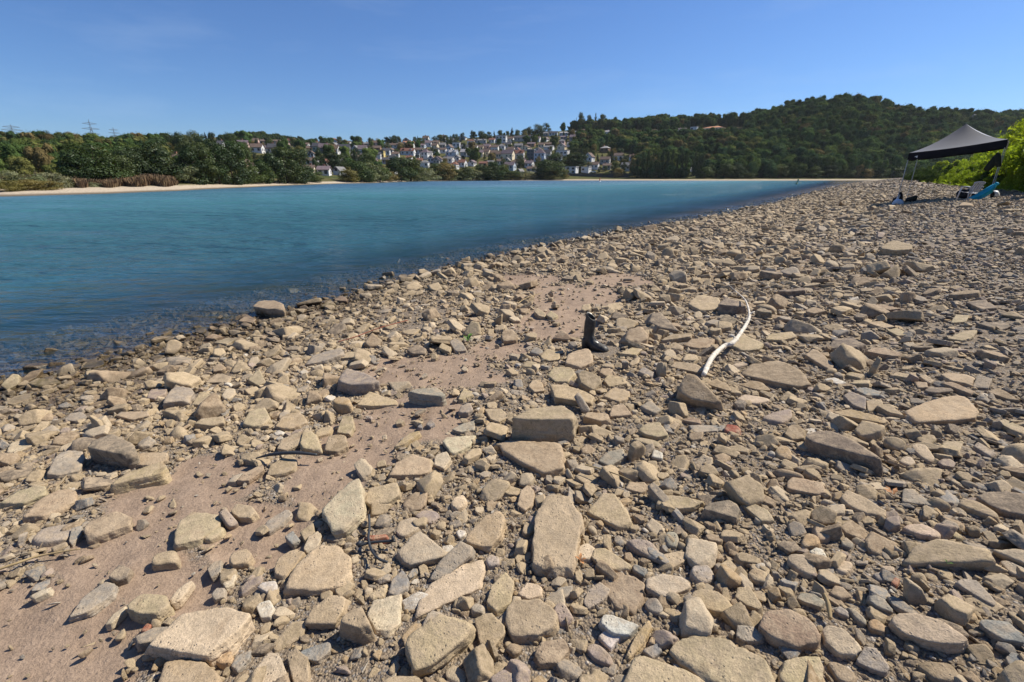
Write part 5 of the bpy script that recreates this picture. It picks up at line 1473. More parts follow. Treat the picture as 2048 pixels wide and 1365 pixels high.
# zone x top base width wall roof form(r ridge along, f gable front, t flat, h hipped)
HOUSES = '''1 560 215 395 340 b n r;1 840 190 360 160 w n h;1 1480 230 420 90 w d r;1 1940 220 470 170 k m r;1 1970 650 790 110 c n f;1 570 600 700 80 w n r;1 1200 690 780 90 k m f;2 165 290 470 210 w n r;2 370 330 470 150 w m r;2 520 290 490 210 c d r;2 665 250 480 150 c n r;2 400 205 300 420 g n r;2 1070 270 360 280 g n r;2 1235 335 450 110 y n r;2 1390 270 450 150 e d r;2 1550 285 490 200 d m r;2 1750 320 500 160 w n r;2 1950 230 320 240 g n r;2 1940 300 470 230 d d r;2 1290 580 720 190 w n r;2 1550 610 740 110 w r f;2 1830 550 700 120 w m r;2 1965 610 725 150 b d h;2 1240 730 915 170 c n r;2 1535 750 930 210 w m r;2 1850 780 930 130 w g f;2 540 725 790 70 w n r;2 110 830 890 60 w n r;
3 350 325 500 130 w g f;3 480 320 520 160 w m r;3 630 330 500 150 n n f;3 560 265 340 230 g g r;3 755 330 450 170 n n r;3 862 420 580 110 y n t;3 780 460 590 120 w d r;3 960 380 520 130 w d r;3 1060 385 470 110 w n f;3 1100 495 660 150 w d h;3 970 285 370 120 w g r;3 1110 280 370 150 w n r;3 1265 255 380 110 n n r;3 1410 235 380 210 w o r;3 1560 285 370 120 w m r;3 1690 290 370 120 b m r;3 1400 380 520 260 w r r;3 1620 370 480 140 w n r;3 1760 390 600 140 w m h;3 1600 515 590 70 w l t;3 1850 440 560 80 w g r;3 1950 370 500 150 w d r;3 1745 620 770 150 w g h;3 1640 585 690 110 n r r;3 1870 530 660 110 w m f;3 1985 560 700 120 g m f;3 1090 840 925 130 w n r;3 548 630 715 50 w n r;
4 430 290 390 180 w g r;4 545 365 475 140 w l t;4 665 225 310 160 w n f;4 1035 300 370 230 g g r;4 1280 275 370 120 w r r;4 1465 225 370 200 w l t;4 1655 245 350 110 w n r;4 1860 225 335 240 g d r;4 1820 385 490 150 g g r;4 1960 425 520 180 c n f;4 270 370 480 110 g g r;4 110 335 400 160 c n r;4 110 495 605 130 w d r;4 260 475 575 150 w n r;4 460 515 640 220 b l r;4 715 500 650 130 g l r;4 860 510 650 140 w d r;4 1000 525 650 180 c m r;4 1160 495 640 140 c n r;4 1310 525 650 120 y n r;4 1420 545 680 100 c n r;4 1600 515 700 230 c m r;4 1800 515 690 240 w r r;4 390 655 770 190 w g r;4 175 645 785 180 w n f;4 510 755 915 120 w r h;4 670 715 860 140 w r r;4 870 725 835 120 w m f;4 1100 765 850 150 n r r;4 1245 735 830 130 w g r;4 1640 765 925 200 b m r;4 1765 745 820 100 w n r;
5 425 505 725 140 d l t;5 610 495 745 200 b m h;5 775 515 690 120 w d r;5 1080 525 640 230 w l t;5 800 445 510 180 w g r;5 820 365 450 180 n n r;5 550 245 350 150 w m r;5 540 155 205 140 b l t;5 650 155 220 80 b d r;5 740 150 225 80 g g r;5 890 135 225 160 b d r;5 1110 145 215 160 b l r;5 1310 135 200 130 g g r;5 1290 205 335 120 g m r;5 1530 95 160 120 c n r;5 1100 240 300 110 g m r;5 920 240 310 110 n n r;5 740 255 340 80 w m f;5 440 365 440 150 n m r;5 170 385 490 150 g d r;5 1240 355 450 110 w g r;5 1570 215 270 190 b g t;5 1760 215 280 120 g m r;5 1890 125 205 130 b g r;5 2010 115 205 140 b l r;5 400 735 870 150 w m r;5 450 855 970 170 g n r;5 210 905 1015 80 w g f;5 1265 860 1005 210 w l t;5 1080 865 960 120 c l t;5 1620 575 765 170 w n f;5 1700 765 900 220 w n r;5 1560 865 970 150 w l t;5 1950 435 560 170 n l h;5 1950 655 800 180 g n r;5 1985 795 905 150 g n r;
6 430 155 212 120 c n f;6 580 155 205 100 w g r;6 740 155 212 100 g m r;6 880 135 200 55 g n r;6 1070 135 207 120 b g r;6 1255 115 170 110 w m r;6 1420 100 155 80 b l t;6 1690 90 158 250 c o h;6 390 455 545 110 w n r;6 590 475 560 90 w n r;6 495 585 690 120 w g r;6 1340 620 705 80 w g r;6 1430 695 755 30 w l t'''
house_info = []
_win = MB().box((0, 0, 0), (.5, .05, .5)).mesh('window', M_PANE)
_chim = MB().box((0, 0, 0), (.5, .5, .5)).mesh('chimney', M_CHIM)
def build_houses():
    rows = {}
    recs = []
    for ln in HOUSES.replace('\n', '').split(';'):
        z, x, yt, yb, w, wc, rc, form = ln.split(); x0, y0, s = TZ[z]
        px, top, bot, wp = x0 + float(x) / s, y0 + float(yt) / s, y0 + float(yb) / s, float(w) / s
        p = pix_far(px, bot)
        if p is None: continue
        recs.append((px, top, bot, wp, wc, rc, form, p))
    band = lambda b: 'ridge-top' if b < 272 else ('highest' if b < 286 else ('upper' if b < 300 else ('middle' if b < 314 else ('lower' if b < 330 else 'riverside'))))
    # further houses filling the gaps between the ones measured
    q0 = random.Random(3); tries = 0; extra = 0
    while extra < 75 and tries < 6000:
        tries += 1
        px = q0.uniform(505, 1125); bot = q0.choice([283, 289, 295, 301, 307, 314, 321, 328]) + q0.uniform(-2, 2); wp = q0.uniform(10, 17); top = bot - q0.uniform(10, 14)
        if px < 620 and bot > 300: continue
        if any(abs(px - r[0]) < (wp + r[3]) * .5 and abs(bot - r[2]) < 9 for r in recs): continue
        p = pix_far(px, bot)
        if p is None: continue
        recs.append((px, top, bot, wp, q0.choice('wwwwcgbk'), q0.choice('nnndmmgr'), q0.choice('rrrrfh'), p)); extra += 1
    print('EXTRA HOUSES', extra)
    recs.sort(key=lambda r: r[0])
    for (px, top, bot, wp, wc, rc, form, p) in recs:
        dep = depth_of(p); w = wp * dep / FPX * 1.12
        d = ray(px, top); t = math.hypot(p[0], p[1]) / math.hypot(d[0], d[1]); H = CAM_H + d[2] * t - p[2]
        H = max(H, 3.2)
        az = math.atan2(p[0], p[1]); q = random.Random(int(px * 7 + bot))
        yaw = -az + R(-16 + q.uniform(-9, 9))
        w *= .93 if form != 'f' else .9
        dpt = min(max(w * .62, 6.0), 11.0) if form != 'f' else min(max(w * 1.1, 7), 12)
        b = band(bot); rows[b] = rows.get(b, 0) + 1
        fm = {'r': 'pitched', 'f': 'front-gabled', 't': 'flat', 'h': 'hipped'}[form]
        lab = f"{WALLC[wc][1]} house with {fm} {ROOFC[rc][1]} roof, {ordinal(rows[b])} along the {b} row going downstream"
        if px > 1410 and rc == 'o': lab = 'long cream mansion with an orange roof alone on the wooded hillside'
        h = thing('town_house', lab, 'house', tuple(p), yaw, 'houses of the town on the far slope')
        rh = {'r': .40, 'f': .45, 't': .04, 'h': .36}[form] * H
        rh = min(rh, (dpt if form != 'f' else w) * .62)
        wh = H - rh; hw, hd = w / 2, dpt / 2
        m = MB(); B0 = -3.0
        if form == 'r':
            for sx in (-1, 1): m.poly([(sx * hw, -hd, B0), (sx * hw, hd, B0), (sx * hw, hd, wh), (sx * hw, 0, H - .12), (sx * hw, -hd, wh)])
            for sy in (-1, 1): m.poly([(-hw, sy * hd, B0), (hw, sy * hd, B0), (hw, sy * hd, wh), (-hw, sy * hd, wh)])
        elif form == 'f':
            for sy in (-1, 1): m.poly([(-hw, sy * hd, B0), (hw, sy * hd, B0), (hw, sy * hd, wh), (0, sy * hd, H - .12), (-hw, sy * hd, wh)])
            for sx in (-1, 1): m.poly([(sx * hw, -hd, B0), (sx * hw, hd, B0), (sx * hw, hd, wh), (sx * hw, -hd, wh)])
        else: m.box((0, 0, (B0 + wh) / 2), (hw, hd, (wh - B0) / 2))
        m.build('wall', MW[wc], h)
        m = MB(); e = .35; th = .22
        def slab(a, b_, c, d_):
            P = [Vector(v) for v in (a, b_, c, d_)]; n = (P[1] - P[0]).cross(P[3] - P[0]).normalized() * th
            if n.z < 0: n = -n
            i = len(m.v); m.v += [tuple(v) for v in P] + [tuple(v + n) for v in P]
            m.f += [(i, i + 1, i + 2, i + 3), (i + 4, i + 5, i + 6, i + 7)] + [(i + k, i + (k + 1) % 4, i + 4 + (k + 1) % 4, i + 4 + k) for k in range(4)]
        if form == 'r':
            dr = rh * e / hd
            for sy in (-1, 1): slab((-hw - e, sy * (hd + e), wh - dr), (hw + e, sy * (hd + e), wh - dr), (hw + e, 0, H), (-hw - e, 0, H))
        elif form == 'f':
            dr = rh * e / hw
            for sx in (-1, 1): slab((sx * (hw + e), -hd - e, wh - dr), (sx * (hw + e), hd + e, wh - dr), (0, hd + e, H), (0, -hd - e, H))
        elif form == 'h':
            k = max(hw - hd, .6); A = [(-hw - e, -hd - e, wh), (hw + e, -hd - e, wh), (hw + e, hd + e, wh), (-hw - e, hd + e, wh)]; R1, R2 = (-k, 0, H), (k, 0, H)
            m.poly([A[0], A[1], R2, R1]); m.poly([A[2], A[3], R1, R2]); m.poly([A[1], A[2], R2]); m.poly([A[3], A[0], R1]); m.poly(A[::-1])
        else: m.box((0, 0, wh + .2), (hw + .3, hd + .3, .22))
        rf = m.build('roof', MR[rc], h)
        if form in 'rh' and q.random() < .75:
            add('chimney', _chim, rf, (q.uniform(-.3, .3) * w, hd * .15, H + .15), (0, 0, 0), (.8, .7, 1.5))
        # windows on the river front and the gable, each one an object
        fl = max(1, int(round(wh / 2.9))); cols = max(2, int(round(w / 3.1)))
        if cols * fl > 18: cols = max(2, 18 // fl)
        for f in range(fl):
            for cidx in range(cols):
                if q.random() < .12: continue
                xx = -hw + (cidx + .5) * w / cols
                add('window', _win, h, (xx, -hd - .01, (f + .55) * wh / fl), (0, 0, 0), (1.15 if form != 't' else 1.9, 1, 1.35))
        for f in range(fl):
            for yy in (-.45, .45):
                if q.random() < .5: add('window', _win, h, (hw + .01, yy * hd, (f + .55) * wh / fl), (0, 0, R(90)), (1.0, 1, 1.3))
        if form == 'f': add('window', _win, h, (0, -hd - .01, wh + rh * .3), (0, 0, 0), (1.2, 1, 1.2))
        if form == 'r' and w > 9 and q.random() < .6:
            for sx in (-.28, .28):
                dm = MB(); zc = wh + rh * .36; yc = -hd * .64 - .25
                dm.box((sx * w, yc + .5, zc), (.75, .75, .65)); dm.box((sx * w, yc + .45, zc + .72), (.9, .9, .09)); add('dormer', dm.mesh('dormer', MW[wc] if q.random() < .5 else MR[rc]), rf)
        house_info.append((px, top, bot, wp, p))
build_houses()

# ---------------------------------------------------------------- trees one can tell apart on the far bank
HB = np.array([(h[0], h[1], h[2], h[3]) for h in house_info]); HP = np.array([h[4] for h in house_info])
def tree_px(x, yt, yb, wpx, key, name, lab, cat, grp, base=None):
    p = pix_far(x, yb) if base is None else base
    if p is None: return
    d = ray(x, yt); t = math.hypot(p[0], p[1]) / math.hypot(d[0], d[1]); H = CAM_H + d[2] * t - p[2]
    if H < 1.0: return
    plant_tree(name, key, (p[0], p[1], p[2] - .2), wpx * depth_of(p) / FPX, H, lab, cat, grp)
BANKT = [(8, 328, 378, 60, 'willow'), (45, 333, 378, 62, 'willow'), (80, 330, 377, 56, 'willow'), (112, 334, 375, 46, 'willow'), (135, 345, 374, 34, 'willow'), (60, 355, 381, 50, 'brown'), (20, 356, 383, 44, 'brown'), (100, 358, 381, 40, 'brown'), (186, 358, 374, 26, 'willow'),
         (165, 300, 370, 70, 'dark'), (200, 284, 368, 95, 'round'), (238, 300, 367, 60, 'round'), (262, 288, 364, 62, 'round'), (236, 348, 369, 34, 'brown'), (285, 292, 364, 50, 'dark'), (312, 281, 364, 78, 'round'), (335, 296, 364, 56, 'round'),
         (365, 318, 366, 54, 'willow'), (385, 298, 368, 62, 'dark'), (412, 286, 368, 64, 'tall'), (440, 280, 369, 66, 'dark'), (468, 282, 369, 62, 'dark'), (492, 288, 369, 50, 'tall'), (502, 330, 367, 48, 'round'), (525, 322, 367, 52, 'tall'), (548, 306, 367, 54, 'dark'), (575, 291, 367, 70, 'tall'), (598, 296, 367, 60, 'dark'), (612, 330, 366, 44, 'round'), (633, 342, 365, 30, 'round'),
         (665, 308, 344, 30, 'dark'), (698, 340, 365, 28, 'brown'), (716, 323, 364, 46, 'round'), (742, 324, 364, 40, 'willow'), (760, 336, 364, 38, 'round'), (777, 345, 363, 26, 'brown'), (803, 318, 363, 46, 'dark'), (822, 315, 362, 44, 'round'), (829, 347, 362, 32, 'willow'), (852, 338, 362, 38, 'willow'), (872, 330, 361, 36, 'tall'), (888, 328, 361, 34, 'brown'), (905, 340, 361, 30, 'round'), (914, 348, 361, 36, 'willow'), (930, 336, 361, 32, 'round'), (945, 340, 361, 30, 'willow'), (968, 331, 361, 36, 'round'), (985, 327, 361, 38, 'dark'), (1002, 333, 360, 34, 'tall'), (1022, 343, 360, 40, 'round'), (1050, 342, 360, 34, 'willow'),
         (1086, 324, 359, 46, 'dark'), (1104, 326, 359, 44, 'round'), (1100, 340, 360, 26, 'brown'), (1130, 337, 358, 18, 'brown'), (1112, 308, 340, 44, 'dark'), (1148, 307, 338, 46, 'dark'), (1165, 309, 338, 34, 'dark'), (1213, 343, 354, 16, 'round'), (1236, 335, 356, 18, 'brown'),
         (1408, 332, 357, 28, 'round'), (1418, 328, 356, 22, 'tall'), (1447, 325, 357, 30, 'tall'), (1462, 330, 357, 30, 'round'), (1476, 328, 357, 32, 'dark'), (1496, 345, 357, 24, 'round'), (1525, 330, 356, 34, 'dark'), (1556, 328, 356, 36, 'round'), (1590, 327, 356, 34, 'tall'), (1622, 331, 356, 34, 'round'), (1655, 330, 356, 36, 'dark'), (1690, 333, 356, 34, 'round'), (1722, 334, 356, 34, 'brown'), (1752, 335, 356, 32, 'dark'), (1785, 332, 356, 34, 'round')]
POPL = [(1264, 318), (1273, 308), (1283, 303), (1293, 301), (1303, 304), (1312, 307), (1322, 302), (1332, 304), (1342, 300), (1352, 302), (1361, 299), (1369, 301), (1386, 305), (1394, 303), (1401, 303)]
def build_trees():
    names = {'round': ('broadleaf_tree', 'mid-green broad-crowned tree'), 'dark': ('broadleaf_tree', 'tall dark green tree'), 'tall': ('broadleaf_tree', 'tall upright green tree'), 'willow': ('willow_tree', 'grey-green willow'), 'brown': ('broadleaf_tree', 'yellow-brown drying tree')}
    for i, (x, yt, yb, w, k) in enumerate(sorted(BANKT)):
        if 640 < x < 1125: w, yt = w * 1.3, yt - 4
        tree_px(x, yt, yb, w * 1.12, k, names[k][0], f'{names[k][1]}, {ordinal(i + 1)} along the far river bank going downstream', 'tree', 'trees on the far river bank')
    for i, (x, yt) in enumerate(POPL):
        tree_px(x, yt, 356.5, 15, 'poplar', 'poplar_tree', f'slim dark poplar, {ordinal(i + 1)} along the poplar row going downstream', 'tree', 'poplars on the far bank')
    # single trees on the skyline
    for i, (x, yt, yb, w, k) in enumerate([(683, 283, 292, 8, 'dark'), (717, 279, 290, 6, 'dark'), (733, 277, 289, 12, 'dark'), (742, 275, 289, 14, 'dark'), (756, 281, 289, 12, 'dark'), (773, 274, 288, 14, 'dark'), (782, 273, 288, 16, 'dark'), (788, 275, 288, 14, 'round'), (800, 272, 288, 10, 'conifer'), (828, 273, 288, 9, 'conifer'), (836, 271, 288, 9, 'conifer'), (843, 275, 288, 14, 'round'), (855, 273, 287, 12, 'conifer'), (869, 272, 285, 14, 'dark'), (880, 268, 284, 14, 'round'), (892, 269, 284, 12, 'round'), (901, 271, 284, 10, 'dark'), (912, 267, 282, 12, 'round'), (925, 265, 281, 12, 'dark'), (948, 263, 280, 14, 'dark'), (965, 261, 279, 18, 'round'), (979, 263, 278, 16, 'dark'), (1000, 259, 277, 12, 'round'), (1024, 254, 277, 17, 'conifer'), (1035, 258, 275, 11, 'round'), (1048, 259, 274, 13, 'dark'), (1060, 253, 273, 20, 'dark'), (1075, 247, 270, 22, 'round'), (1092, 246, 268, 20, 'dark'),
                                           (1152, 234, 260, 6, 'conifer'), (1162, 224, 260, 17, 'tall'), (1177, 229, 260, 13, 'tall'), (1190, 224, 260, 6, 'poplar'), (1204, 227, 262, 20, 'tall'), (1218, 238, 262, 18, 'dark'), (1810, 216, 246, 42, 'dark'), (1952, 226, 252, 24, 'dark'), (330, 275, 292, 20, 'dark'), (60, 266, 290, 26, 'dark'), (100, 261, 290, 36, 'dark'), (128, 263, 290, 26, 'round'), (145, 262, 290, 20, 'brown'), (162, 260, 290, 22, 'dark'), (174, 258, 290, 12, 'conifer'), (225, 271, 292, 30, 'dark'), (246, 271, 292, 20, 'dark'), (270, 275, 292, 18, 'round'), (428, 276, 292, 20, 'dark'), (440, 275, 292, 14, 'dark'), (585, 276, 292, 10, 'conifer'), (632, 276, 292, 14, 'dark'), (645, 275, 292, 12, 'round')]):
        tree_px(x, yt, yb, w * 1.1, k, {'conifer': 'conifer_tree', 'poplar': 'poplar_tree'}.get(k, 'broadleaf_tree'), f"{ {'conifer': 'dark pointed conifer', 'poplar': 'slim dark poplar', 'round': 'green round tree', 'dark': 'dark green tree', 'tall': 'upright green tree', 'brown': 'rust-brown tree'}[k]}, skyline tree number {ordinal(i + 1)} above the town and hills", 'tree', 'trees on the skyline')
    # garden trees between the houses
    q = random.Random(17); n = 0; tries = 0; cent = []
    while n < 295 and tries < 9000:
        tries += 1
        x = q.uniform(330, 1250); y = q.uniform(282 if x < 900 else 272, 350)
        if x > 1140 and y < 300: continue
        p = pix_far(x, y)
        if p is None: continue
        h = q.uniform(4.0, 9.5); wpx = h * q.uniform(.55, .95) * FPX / depth_of(p); hpx = h * FPX / depth_of(p)
        if len(HP) and np.min(np.hypot(HP[:, 0] - p[0], HP[:, 1] - p[1])) < 6.5: continue
        # keep the fronts of the houses open to the river
        ov = (np.abs(HB[:, 0] - x) < (HB[:, 3] * .5 + wpx * .38)) & (HB[:, 2] < y + 1) & (HB[:, 2] - (HB[:, 2] - HB[:, 1]) * .35 > y - hpx)
        if ov.any() and q.random() < .8: continue
        if any((x - a) ** 2 + (1.5 * (y - b)) ** 2 < 30 for a, b in cent): continue
        cent.append((x, y)); n += 1
        k = q.choice(['dark', 'dark', 'round', 'round', 'tall', 'brown', 'conifer'])
        plant_tree('garden_tree', k, (p[0], p[1], p[2] - .2), wpx * depth_of(p) / FPX, h, f"{ {'dark': 'dark green', 'round': 'green round', 'tall': 'upright green', 'brown': 'yellow-brown', 'conifer': 'dark pointed'}[k]} garden tree, {ordinal(n)} of those scattered between the town houses", 'tree', 'garden trees among the town houses', q)
    print('GARDEN', n)
build_trees()

# ---------------------------------------------------------------- woods covering the hills: one mass
RIDGE_R = 700.0
def ridge_z(u, r):
    vy = np.interp(u, [420, 445, 470, 500, 540, 580, 640, 670], [300, 290, 282, 278, 279, 283, 292, 300]); dx = (u - 1024) / FPX; dy = (682.5 - vy) / FPX
    zt = CAM_H + (-SP + dy * CP) / np.hypot(dx, CP + dy * SP) * RIDGE_R
    return zt - np.abs(r - RIDGE_R) * np.where(r < RIDGE_R, .35, .2)
def build_ridge():
    u = np.linspace(420, 670, 40); r = np.linspace(RIDGE_R - 110, RIDGE_R + 60, 20); U, Q = np.meshgrid(u, r); A = np.arctan((U - 1024) / FPX * CP)
    V = np.stack([Q * np.sin(A), Q * np.cos(A), ridge_z(U, Q)], -1).reshape(-1, 3); n0 = np.arange(19)[:, None] * 40; j = np.arange(39)[None, :]
    F = np.stack([n0 + j, n0 + j + 1, n0 + 40 + j + 1, n0 + 40 + j], -1).reshape(-1, 4); struct('distant_hill', mesh_np('distant_hill', V, F[:, ::-1], M_FARLAND, True))
build_ridge()
def build_forest():
    coll = bpy.data.collections.new('forest_crowns')
    for v in range(7):
        kind = ['round', 'tall', 'round', 'bush', 'tall', 'round', 'bush'][v]
        qq = np.random.RandomState(40 + v); bl = [((0, 0, .5), (.34, .34, .44))] + [((qq.uniform(-.26, .26), qq.uniform(-.26, .26), qq.uniform(.45, .85)), (.17, .17, .15)) for _ in range(8)]
        V, F, val = leaf_cloud(bl, 2000, .036, 800 + v, 0, .82)
        V, F, val = list(map(tuple, V)), [tuple(f) for f in F], list(val)
        for (c, rr) in bl:                       # leafy mass inside each clump
            U, T = ico(3); D = 0.80 + .25 * fbm(U * 2.2 + v * 5 + rr[0], v, 3); i = len(V)
            V += [tuple(np.array(c) + u * np.array(rr) * d) for u, d in zip(U, D)]; F += [tuple(int(k) + i for k in t) for t in T]; val += list(.25 + .4 * qq.rand(len(T)))
        V, val = np.array(V), np.array(val)
        coll.objects.link(bpy.data.objects.new(f'forest_crown_{v:02d}', leaf_mesh('forest_crown', V, F, val, M_FOREST)))
    q = np.random.RandomState(23); n = 26000
    u = q.uniform(-350, 2450, n); 
    az = np.arctan((u - 1024) / FPX * CP)
    r0 = np.interp(u, TX, TR0); r1 = np.interp(u, TX, TR1)
    # even per ground area
    r = np.sqrt(q.uniform((r0 + 30) ** 2, (r1 + 45) ** 2))
    wgt = ((r1 + 45) ** 2 - (r0 + 30) ** 2) * (np.cos(az) ** 2); wgt = wgt / wgt.max()
    keep = q.rand(n) < wgt
    u, az, r, r0, r1 = u[keep], az[keep], r[keep], r0[keep], r1[keep]
    x, y = r * np.sin(az), r * np.cos(az); z = far_z(x, y)
    pu, pv = project(np.stack([x, y, z], -1))
    k = np.ones(len(x), bool)
    town = (pu > 335) & (pu < 1125) & (r < r1 + 8)
    town |= (pu >= 1125) & (pu < 1265) & (pv > 262) & ~((pu > 1140) & (pv > 276) & (pv < 306))
    k &= ~(town & (q.rand(len(x)) > .02))
    k &= ~((pu > 1185) & (pu < 1475) & (pv > 262) & (pv < 277))          # the row of houses along the wooded slope
    k &= ~((pu > 1400) & (pu < 1485) & (pv > 254) & (pv < 283))
    k &= ~((pu < 335) & (r < r0 + 38))
    k &= ~((pu > 1125) & (pu < 1265) & (r < r0 + 60))
    k &= ~((pu > 1405) & (pu < 1800) & (r < r0 + 32))
    k &= ~((pu > 335) & (pu < 1125) & (r > r1 - 20) & (r < r1 + 60))
    x, y, z, pu, pv, r = x[k], y[k], z[k], pu[k], pv[k], r[k]
    if len(HP):
        dm = np.min(np.hypot(x[:, None] - HP[None, :, 0], y[:, None] - HP[None, :, 1]), 1); k = dm > 8; x, y, z, pu, pv, r = x[k], y[k], z[k], pu[k], pv[k], r[k]
    # thin out to about one crown in 24 square metres
    cell = {}; keep = []
    for i in range(len(x)):
        c = (int(x[i] // 4.6), int(y[i] // 4.6))
        if cell.get(c, 0) < 1: cell[c] = cell.get(c, 0) + 1; keep.append(i)
    x, y, z, pu, pv, r = (a[keep] for a in (x, y, z, pu, pv, r)); n = len(x)
    small = np.interp(pu, [-300, 150, 330, 400, 1200, 1500], [.46, .48, .55, .9, .85, 1.0])
    h = (6.5 + 8.0 * q.rand(n) ** 1.4) * small; w = h * q.uniform(.75, 1.15, n)
    S = np.stack([w, w, h], -1)
    pal = np.array([(.034, .058, .020), (.044, .070, .022), (.030, .050, .022), (.056, .076, .022), (.072, .080, .024), (.038, .060, .026), (.082, .082, .028), (.085, .078, .030), (.092, .072, .032)])
    nz_ = fbm(np.stack([x, y, 0 * x], -1) / 38.0, 61, 2)
    dry = np.interp(pu, [-300, 0, 150, 300, 1100, 1500, 1600], [.75, .72, .6, .3, .34, .22, .14]) + .35 * nz_
    ci = np.where(q.rand(n) < dry, q.randint(3, 9, n), q.randint(0, 4, n))
    T = pal[ci] * q.uniform(.85, 2.1, (n, 1)); T = np.concatenate([T, np.ones((n, 1))], 1)
    RT = np.stack([0 * x, 0 * x, q.uniform(0, 6.28, n)], -1)
    # crowns on the low ridge seen behind the town
    m2 = 700; u2 = q.uniform(425, 665, m2); az2 = np.arctan((u2 - 1024) / FPX * CP); r2 = q.uniform(RIDGE_R - 60, RIDGE_R + 25, m2)
    x2, y2 = r2 * np.sin(az2), r2 * np.cos(az2); z2 = ridge_z(u2, r2)
    h2 = q.uniform(7, 11, m2); x, y, z = np.r_[x, x2], np.r_[y, y2], np.r_[z, z2]; S = np.r_[S, np.stack([h2, h2, h2], -1)]
    T = np.r_[T, np.concatenate([pal[q.randint(0, 4, m2)], np.ones((m2, 1))], 1)]; RT = np.r_[RT, np.stack([0 * x2, 0 * x2, q.uniform(0, 6.28, m2)], -1)]; n = len(x)
    print('FOREST', n)
    o = gn_scatter('hillside_forest', np.stack([x, y, z - .8], -1), RT, S, q.randint(0, 7, n), T, coll)
    tag(o, 'dense mixed wood covering the hills across the river', 'forest', None, 'stuff')
build_forest()

# reddish reeds and dry grass along the beach opposite
def build_reeds():
    q = np.random.RandomState(8); n = 15000
    pu = np.concatenate([q.uniform(150, 352, n * 2 // 3), q.uniform(-120, 150, n // 3)]); n = len(pu)
    az = np.arctan((pu - 1024) / FPX * CP); r0 = np.interp(pu, TX, TR0); r = r0 + q.uniform(15, 24, n) + 2 * np.sin(pu * .11)
    x, y = r * np.sin(az), r * np.cos(az); z = far_z(x, y)
    h = q.uniform(.7, 1.6, n) * np.interp(pu, [-120, 150, 200, 300, 345, 352], [.9, .8, .6, 1.1, .9, .3]); an = q.uniform(0, 3.14, n); w = q.uniform(.06, .14, n); lx = q.normal(0, .25, n)
    c, s = np.cos(an) * w, np.sin(an) * w
    V = np.stack([np.stack([x - c, y - s, z - .1], -1), np.stack([x + c, y + s, z - .1], -1), np.stack([x + lx + c * .3, y + s * .3, z + h], -1), np.stack([x + lx - c * .3, y - s * .3, z + h], -1)], 1).reshape(-1, 3)
    t = NT('reed'); at = t.n('Attribute', attribute_name='leafv'); col = t.ramp(at.outputs['Fac'], [(0, (.12, .078, .048)), (.45, (.18, .12, .07)), (.7, (.21, .17, .09)), (1, (.17, .17, .075))])
    mat = t.done(t.bsdf(col, .9, None, .1))
    me = mesh_np('dry_reeds', V, np.arange(4 * n).reshape(n, 4), mat); a = me.attributes.new('leafv', 'FLOAT', 'FACE')
    a.data.foreach_set('value', np.clip(np.where(pu > 150, q.rand(n) * .6, .3 + .7 * q.rand(n)), 0, 1).astype(np.float32))
    tag(add('dry_reeds', me), 'reddish dry reeds behind the sandy beach across the river', 'reeds', None, 'stuff')
build_reeds()

# ---------------------------------------------------------------- pylons, buoys, wall, cars, quarry
M_PYLON = simple('galvanised_steel', (.16, .18, .20), .6, .4, .1, 1)
def pylon(x, yt, yb, aw, dist, lab):
    d = ray(x, yt); az = math.atan2(d[0], d[1]); t = dist / math.hypot(d[0], d[1]); zt = CAM_H + d[2] * t
    X, Y = d[0] * t, d[1] * t; gz = float(far_z(X, Y)); H = zt - gz
    o = thing('power_pylon', lab, 'pylon', (X, Y, gz - .3), -az, 'power pylons on the hill across the river')
    dep = Y * CP; s = dep / FPX
    m = MB(); bw = H * .075
    for sx in (-1, 1):
        for sy in (-1, 1): m.tube([(sx * bw, sy * bw, 0), (sx * .35, sy * .35, H * .8), (0, 0, H)], [.22, .16, .10], 4)
    k = 9
    for i in range(k):
        z0, z1 = H * .8 * i / k, H * .8 * (i + 1) / k; w0 = bw + (.35 - bw) * i / k; w1 = bw + (.35 - bw) * (i + 1) / k
        for sy in (-1, 1):
            m.tube([(-w0, sy * w0, z0), (w1, sy * w1, z1)], .08, 4); m.tube([(w0, sy * w0, z0), (-w1, sy * w1, z1)], .08, 4)
    m.build('tower', M_PYLON, o)
    for f, ww in ((.90, .8), (.78, 1.0), (.66, .9)):
        m = MB(); L_ = aw * s * .5 * ww; z = H - (1 - f) * (yb - yt) * s * 2.2
        m.tube([(-L_, 0, z), (0, 0, z + .5), (L_, 0, z)], [.08, .18, .08], 4); m.tube([(-L_, 0, z), (0, 0, z - .6), (L_, 0, z)], [.06, .12, .06], 4); m.build('cross_arm', M_PYLON, o)
pylon(176, 238, 272, 27, 420, 'largest lattice power pylon above the wooded hill')
pylon(225, 254, 275, 17, 520, 'smaller lattice pylon next to the largest pylon')
pylon(20, 248, 268, 30, 430, 'lattice pylon half sunk behind the hill at the picture edge')
pylon(256, 264, 280, 10, 620, 'faintest and smallest lattice pylon farthest along the power line')

